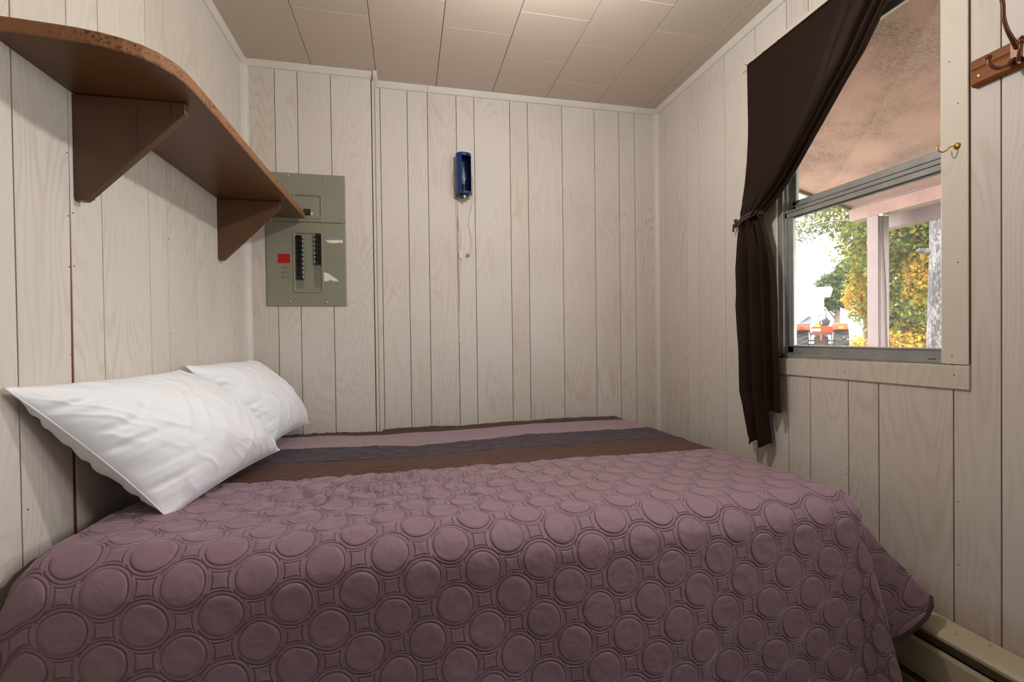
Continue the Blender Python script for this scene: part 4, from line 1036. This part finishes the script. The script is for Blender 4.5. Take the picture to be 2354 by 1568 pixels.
slab('fascia_board', 3.55, 3.60, -2.6, 2.92, -0.10, 0.11, M['soffit_post'], pr)
slab('fascia_board', XW, 3.55, 2.90, 2.92, -0.02, 0.03, M['bark_dark'], pr)
# outer face of the cabin wall: siding above/below/beside the window
ws = struct('wall_outside')
for (a, b_2, c_, d_) in ((-2.5, WY0 - 0.012, GZ, 2.4), (WY1 + 0.012, 2.9, GZ, 2.4), (WY0 - 0.012, WY1 + 0.012, GZ, WZ0 - .012), (WY0 - 0.012, WY1 + 0.012, WZ1 + .012, 2.4)):
    box('siding', XR + 0.0585, XR + 0.070, a, b_2, c_, d_, M['soffit_post'], ws)
pp = thing('porch_post', 'pinkish painted square porch post outside the window', 'post', (3.345, 2.66, GZ))
o = box('post', 3.302, 3.385, 2.680, 2.763, GZ, 1.914, M['soffit_post'], pp, 0.003); o.matrix_parent_inverse = Matrix.Translation(-pp.location)
o = box('corner_board', 3.290, 3.301, 2.684, 2.766, GZ, 1.914, M['soffit_post'], pp, 0.001); o.matrix_parent_inverse = Matrix.Translation(-pp.location)
o = tube('loose_cable', catmull([(3.32, 2.674, 1.90), (3.325, 2.674, 1.7), (3.345, 2.674, 1.4), (3.350, 2.674, 1.1), (3.37, 2.674, .7)], 6), 0.003, M['metal_dark'], pp, 6); o.matrix_parent_inverse = Matrix.Translation(-pp.location)
o = box('post_seam', 3.294, 3.301, 2.6815, 2.6838, GZ, 1.9, M['metal_dark'], pp); o.matrix_parent_inverse = Matrix.Translation(-pp.location)
b = bmesh.new(); add_tube(b, catmull([(3.30, 2.665, 1.90), (3.30, 2.64, 1.93), (3.31, 2.63, 1.96)], 5), .006, 8)
add_box(b, 3.29, 3.35, 2.65, 2.679, 1.90, 1.925, .003); o = from_bm('bracket', b, M['screw'], pp); o.matrix_parent_inverse = Matrix.Translation(-pp.location)

pf = box('porch_floor', XR + 0.12, 3.5, -2.6, 2.9, 0.0, GZ + 0.04, M['deck']); pf['kind'] = 'structure'
# ground and distant lawn
gd = box('ground', XR + 0.12, 160, -80, 160, GZ - 0.3, GZ, M['lawn']); gd['kind'] = 'structure'

# trees
def leaves(name, blobs, n, size, mat, parent, needle=False, seed=0):
    r = np.random.default_rng(seed); per = [b[4] if len(b) > 4 else 1 for b in blobs]; tot = sum(per); V_ = []; 
    cs, ss = [], []
    for b, w_ in zip(blobs, per):
        k = int(n * w_ / tot); d = r.normal(size=(k, 3)); d /= np.linalg.norm(d, axis=1, keepdims=True)
        rad = r.random(k) ** 0.45
        rs = b[3] if isinstance(b[3], (tuple, list)) else (b[3],) * 3
        clump = 1 + 0.28 * np.sin(d[:, 0] * 7 + d[:, 2] * 5 + seed) * np.cos(d[:, 1] * 6 - d[:, 2] * 8)
        cs.append(np.array(b[:3]) + d * (rad * clump)[:, None] * np.array(rs))
    P = np.concatenate(cs); k = len(P)
    a = r.normal(size=(k, 3)); a /= np.linalg.norm(a, axis=1, keepdims=True)
    b_ = np.cross(a, r.normal(size=(k, 3))); b_ /= np.linalg.norm(b_, axis=1, keepdims=True)
    s = size * (0.6 + 0.8 * r.random(k))[:, None]; wdt = 0.25 if needle else 0.62
    V4 = np.stack([P - a * s, P + b_ * s * wdt, P + a * s, P - b_ * s * wdt], 1)
    me = bpy.data.meshes.new(name); me.from_pydata(V4.reshape(-1, 3).tolist(), [], np.arange(k * 4).reshape(-1, 4).tolist()); 
    o = link(name, me, M[mat], parent, kind='stuff'); o.matrix_parent_inverse = Matrix.Translation(-parent.location); return o
def tree(name, label, loc, trunk, trunk_r, foliage, group=None, barkm='bark_dark', branches=()):
    root = thing(name, label, 'tree', loc)
    b = bmesh.new(); add_tube(b, catmull(trunk, 6), trunk_r, 12, lambda u: 1.15 - 0.55 * u); o = from_bm('trunk', b, M[barkm], root, smooth=True); o.matrix_parent_inverse = Matrix.Translation(-root.location)
    for br in branches:
        o = tube('branch', catmull(br[0], 5), br[1], M[barkm], root, 7, lambda u: 1.1 - 0.8 * u); o.matrix_parent_inverse = Matrix.Translation(-root.location)
    for f in foliage: leaves('foliage', *f[:4], root, *f[4:])
    return root
# speckled trunk just beyond the beam, at the right of the view
t1 = tree('birch_tree', 'thick speckled grey tree trunk at the right side of the window view', (4.80, 3.24, GZ),
     [(4.80, 3.24, GZ - .02), (4.79, 3.235, 1.0), (4.80, 3.24, 1.7), (4.80, 3.245, 2.4), (4.84, 3.25, 3.4), (4.9, 3.3, 4.6), (4.9, 3.3, 6.0)], 0.165,
     [([(4.9, 3.3, 6.3, (1.8, 1.6, 1.2))], 5000, 0.07, 'leaf_mix', False, 21)], barkm='bark',
     branches=[([(4.70, 3.34, 1.80), (4.62, 3.38, 1.82), (4.595, 3.39, 1.81)], 0.03), ([(4.88, 3.3, 4.5), (5.5, 3.8, 5.3), (6, 4, 6.2)], 0.06)])
# bright maple right of and behind the post
tree('maple_tree', 'yellow-green maple filling the view right of the porch post', (9.2, 6.9, GZ),
     [(9.2, 6.9, GZ - .02), (9.2, 6.9, 2.0), (9.25, 6.95, 3.6)], 0.14,
     [([(8.6, 6.6, 2.9, (1.0, 1.0, 0.9), 3), (9.4, 6.3, 1.5, (1.3, 1.2, .9), 3), (8.9, 7.2, 3.9, (1.2, 1.2, 1.0), 2), (9.2, 5.6, 2.6, (1.0, 1.0, 1.2), 3)], 34000, 0.040, 'leaf_mix', False, 3),
      ([(8.9, 6.4, 0.75, (1.3, .9, .45), 2), (8.5, 6.1, 2.0, (.35, .35, .5), 1), (8.8, 7.0, 2.6, (.6, .6, .5), 1)], 9000, 0.034, 'leaf_yellow', False, 4),
      ([(10.2, 7.0, 1.6, (1.4, 1.2, 1.3), 1)], 12000, 0.06, 'leaf_green', False, 5)],
     branches=[([(9.2, 6.9, 1.8), (8.8, 6.6, 2.5), (8.5, 6.5, 3.0)], 0.05), ([(9.2, 6.9, 2.2), (9.3, 6.3, 2.6), (9.3, 5.7, 2.9)], 0.05)])
tree('golden_birch', 'golden-leaved small tree left of the porch post', (8.60, 7.35, GZ),
     [(8.66, 7.30, GZ - .02), (8.64, 7.30, 1.3), (8.55, 7.33, 2.4)], 0.05,
     [([(8.52, 7.33, 1.75, (0.26, .26, .35), 2), (8.62, 7.20, 2.25, (.30, .3, .42), 2), (8.70, 7.15, 1.45, (.22, .22, .25), 1), (8.75, 7.1, 2.9, (.3, .3, .3), 1)], 9000, 0.026, 'leaf_yellow', False, 6),
      ([(8.60, 7.28, 2.0, (.32, .32, .8), 1)], 1500, 0.03, 'leaf_mix', False, 16)],
     branches=[([(8.63, 7.30, 1.2), (8.55, 7.3, 1.6), (8.5, 7.3, 1.9)], 0.02)])
tree('round_tree', 'dark green round-crowned tree beyond the tractor', (29.7, 27.2, GZ),
     [(29.7, 27.2, GZ - .02), (29.7, 27.2, 1.8), (29.8, 27.2, 3.6)], 0.22,
     [([(29.6, 27.25, 3.9, (1.35, 1.35, 1.25), 3), (30.3, 26.5, 5.0, (1.2, 1.2, 1.1), 2), (29.0, 27.8, 3.4, (.8, .8, .55), 1), (31.2, 25.8, 6.2, (1.6, 1.6, 1.6), 2)], 17000, 0.13, 'leaf_green', False, 8)],
     branches=[([(29.7, 27.2, 1.8), (29.3, 27.5, 2.6), (29.0, 27.8, 3.3)], 0.07)])
# conifer whose boughs reach in from behind the post
ct = thing('conifer_tree', 'conifer with drooping boughs reaching in left of the porch post', 'tree', (7.62, 6.18, GZ))
o = tube('trunk', catmull([(7.62, 6.18, GZ - .02), (7.62, 6.18, 2), (7.61, 6.18, 4.5), (7.60, 6.18, 6.5)], 5), 0.10, M['bark_dark'], ct, 10, lambda u: 1.1 - .9 * u); o.matrix_parent_inverse = Matrix.Translation(-ct.location)
bl = []
for k in range(26):
    z = 2.75 + k * 0.15; an = k * 2.4; Lh = 1.75 - 0.035 * k
    tx, ty = 7.62 + math.cos(an) * Lh, 6.18 + math.sin(an) * Lh
    o = tube('bough', catmull([(7.62, 6.18, z), (7.62 + .5 * (tx - 7.62), 6.18 + .5 * (ty - 6.18), z + .05), (tx, ty, z - .45)], 4), 0.022, M['bark_dark'], ct, 5, lambda u: 1.1 - .9 * u); o.matrix_parent_inverse = Matrix.Translation(-ct.location)
    for q in (0.45, 0.65, 0.85, 1.0):
        bl.append((7.62 + (tx - 7.62) * q, 6.18 + (ty - 6.18) * q, z + .05 - .50 * q * q, (.26, .26, .11)))
leaves('needles', bl, 26000, 0.032, 'leaf_conifer', ct, True, 9)
# thin overhanging branches high at the left of the view
ot = thing('overhanging_tree', 'tree whose thin leafy branches hang in at the upper left of the window view', 'tree', (8.2, 9.6, GZ))
o = tube('trunk', catmull([(8.2, 11.6, GZ - .02), (7.6, 11.2, 2.5), (7.3, 10.4, 5.2)], 6), 0.13, M['bark_dark'], ot, 8, lambda u: 1.1 - .6 * u); o.matrix_parent_inverse = Matrix.Translation(-ot.location)
bl = []
for k, (x, y, z) in enumerate([(6.9, 7.6, 3.0), (7.3, 7.4, 3.05), (7.7, 7.3, 3.15), (7.1, 7.7, 3.35), (7.6, 7.7, 3.5), (8.2, 7.5, 3.55), (6.6, 7.8, 3.4), (6.5, 8.0, 3.8), (7.3, 7.8, 3.9)]):
    o = tube('branch', catmull([(7.3, 10.4, 5.0), ((7.3 + x) / 2, (10.4 + y) / 2, (5.2 + z) / 2 + .2), (x, y, z)], 5), 0.018, M['bark_dark'], ot, 5, lambda u: 1.1 - .9 * u); o.matrix_parent_inverse = Matrix.Translation(-ot.location)
    bl.append((x, y, z, (.36, .36, .16)))
leaves('foliage', bl, 1600, 0.032, 'leaf_mix', ot, False, 12)
# low shrubs along the far edge
for i, (x, y, rr_, mt, lab) in enumerate([(15.6, 13.2, 0.45, 'leaf_yellow', 'low golden shrub right of the tractor'), (17.6, 13.6, .6, 'leaf_yellow', 'larger golden shrub farther right beyond the tractor')]):
    r_ = thing('shrub', lab, 'shrub', (x, y, GZ)); leaves('foliage', [(x, y, GZ + rr_ * .7, (rr_, rr_, rr_ * .8))], 2500, 0.06, mt, r_, False, 30 + i)
    o = tube('stem', [(x, y, GZ - .01), (x + .03, y, GZ + rr_ * .7)], 0.02, M['bark_dark'], r_, 6); o.matrix_parent_inverse = Matrix.Translation(-r_.location)

# white house far behind
hs = thing('white_house', 'white sided two-storey house far off at the left of the window view', 'house', (22, 25, GZ), rotz=math.radians(-46))
def HB(name, x0, x1, y0, y1, z0, z1, mat, par=None): return box(name, x0, x1, y0, y1, z0, z1, M[mat], par or hs)
# local frame: -x towards the picture's left, -y towards the cabin
HB('wall', -9, 2.95, 0.5, 5.2, 0, 3.30, 'house_wall')
o = prism('roof', [(-0.1, 3.42), (2.7, 3.80), (5.5, 3.42), (5.5, 3.30), (-0.1, 3.30)], 'X', -9.3, 3.35, M['house_roof'], hs)
for k in range(12): HB('siding_board', -9, 2.95, 0.48, 0.5, 0.1 + k * .26, 0.33 + k * .26, 'house_wall')
for x in (0.5, -1.4, -3.6):
    w_ = HB('window', x - .45, x + .45, 0.42, 0.48, 1.35, 2.35, 'house_wall')
    box('pane', x - .38, x + .38, 0.405, 0.425, 1.42, 2.28, M['house_window'], w_)

# reddish fence
fe = thing('fence', 'weathered reddish picket fence left of the tractor', 'fence', (10.4, 11.0, GZ), rotz=math.radians(42.3))
for k in range(38): box('picket', k * .16, k * .16 + .12, -.012, .012, 0.02, 1.12, M['fence'], fe)
for z in (.35, .90): box('rail', 0, 6.1, .012, .05, z, z + .07, M['fence'], fe)

# tractor seen from behind
tc_ = thing('tractor', 'orange farm tractor parked on the lawn seen from behind', 'tractor', (11.3, 10.85, GZ), rotz=math.radians(-46))
def TB(name, x0, x1, y0, y1, z0, z1, mat, bev=0.01, par=None): return box(name, x0, x1, y0, y1, z0, z1, M[mat], par or tc_, bev, 2)
def wheel(x, y, R_, wd, name='rear_wheel'):
    b = bmesh.new(); r0 = R_ * .52
    add_lathe(b, [(r0, -wd / 2 * .8), (R_ * .8, -wd / 2), (R_ * .93, -wd / 2 * .9), (R_ * .955, 0), (R_ * .93, wd / 2 * .9), (R_ * .8, wd / 2), (r0, wd / 2 * .8), (r0, -wd / 2 * .8)], 36, (x, y, R_), axis='X')
    # chevron lugs
    for k in range(24):
        for s in (-1, 1):
            a = 2 * PI * (k + (0.5 if s > 0 else 0)) / 24; b2 = bmesh.new(); add_box(b2, 0, wd * .48, -.016, .016, R_ * .93, R_)
            sk = Matrix.Identity(4); sk[1][0] = 0.45
            merge(b, b2, Matrix.Translation((x, y, R_)) @ Matrix.Rotation(a, 4, 'X') @ (Matrix.Scale(s, 4, (1, 0, 0)) @ sk))
    ob = from_bm(name, b, M['tyre'], tc_)
    b = bmesh.new(); add_lathe(b, [(0, -wd * .1), (r0 * .4, -wd * .16), (r0 * .9, -wd * .05), (r0, -wd * .42), (r0, wd * .42), (r0 * .9, wd * .05), (r0 * .4, wd * .16), (0, wd * .1)], 28, (x, y, R_), axis='X'); from_bm('rim', b, M['orange'], ob)
    b = bmesh.new(); add_lathe(b, [(0, -wd * .2), (.06, -wd * .2), (.06, wd * .2), (0, wd * .2)], 14, (x, y, R_), axis='X'); from_bm('hub', b, M['metal_dark'], ob)
wheel(-0.46, 0, 0.53, 0.34); wheel(0.46, 0, 0.53, 0.34); wheel(-0.45, 1.55, 0.36, .2, 'front_wheel'); wheel(0.45, 1.55, 0.36, .2, 'front_wheel')
TB('gearbox', -0.17, 0.17, -0.10, 1.0, 0.40, 0.82, 'metal_dark', .03); TB('axle', -0.34, .34, -.08, .08, .46, .60, 'metal_dark')
TB('hood', -0.22, 0.22, 0.75, 1.85, 0.80, 1.16, 'orange', .06)
TB('floor_plate', -0.34, .34, .10, .78, .66, .70, 'metal_dark')
for s in (-1, 1):
    poly = [(-0.54, 0.99), (-0.48, 1.06), (-0.34, 1.14), (0.1, 1.17), (0.34, 1.10), (0.42, 0.90), (0.36, 0.90), (0.29, 1.06), (0.1, 1.12), (-0.32, 1.09), (-0.44, 1.03), (-0.50, 0.97)]
    x0 = -0.60 if s < 0 else 0.26
    f_ = prism('fender', poly, 'X', x0, x0 + .34, M['orange'], tc_)
    TB('tail_lamp', s * .44 - .06, s * .44 + .06, -0.56, -0.50, 1.00, 1.08, 'orange' if s < 0 else 'amber', .008, f_)
TB('rear_panel', -0.02, .27, -0.36, -0.30, 0.90, 1.08, 'orange', .01); TB('crossbar', -.27, .27, -.34, -.30, .84, .90, 'metal_dark', .01)
prism('warning_sign', [(-.19, 1.06), (.0, 1.06), (-.05, 1.17), (-.14, 1.17)], 'Y', -.38, -.35, M['amber'], tc_)
TB('plate', -.19, -.01, -.385, -.362, .95, 1.02, 'white_plastic', .004)
b = bmesh.new(); vs_ = [b.verts.new(p) for p in ((-.56, -.35, 1.14), (-.04, -.35, 1.16), (-.04, .15, 1.16), (-.56, .15, 1.14), (-.30, -.12, 1.37), (-.22, -.05, 1.36))]
for f in ((0, 1, 5, 4), (1, 2, 5), (2, 3, 4, 5), (3, 0, 4), (0, 3, 2, 1)): b.faces.new([vs_[k] for k in f])
from_bm('folded_cover', b, M['seat_blue'], tc_)
b = bmesh.new(); add_box(b, .00, .22, -.20, .16, 1.10, 1.17, .03, 2); add_box(b, .01, .21, -.24, -.17, 1.13, 1.29, .03, 2)
from_bm('seat', b, M['black_plastic'], tc_)
b = bmesh.new(); add_tube(b, [(-.02, .75, .95), (-.02, .52, 1.26)], .02, 8); o = from_bm('steering_column', b, M['metal_dark'], tc_)
ringp = [(-.02 + .19 * math.cos(a), .52 + .10 * math.sin(a), 1.28 + .14 * math.sin(a)) for a in np.linspace(0, 2 * PI, 25)]
tube('steering_wheel', ringp, .014, M['black_plastic'], tc_, 6)
for s in (-1, 1):
    tube('lift_arm', [(s * .16, -.10, .52), (s * .26, -.80, .36)], .028, M['metal_dark'], tc_, 8)
    tube('lift_rod', [(s * .24, -.30, .92), (s * .24, -.55, .42)], .016, M['metal_dark'], tc_, 8)
tube('top_link', [(0, -.32, .86), (0.0, -.66, .70)], .024, M['orange'], tc_, 8)
tube('exhaust_pipe', [(.14, 1.3, 1.14), (.14, 1.3, 1.62)], .028, M['metal_dark'], tc_, 8)
TB('drawbar', -.05, .05, -.75, -.1, .32, .37, 'metal_dark')
bpy.context.view_layer.update()
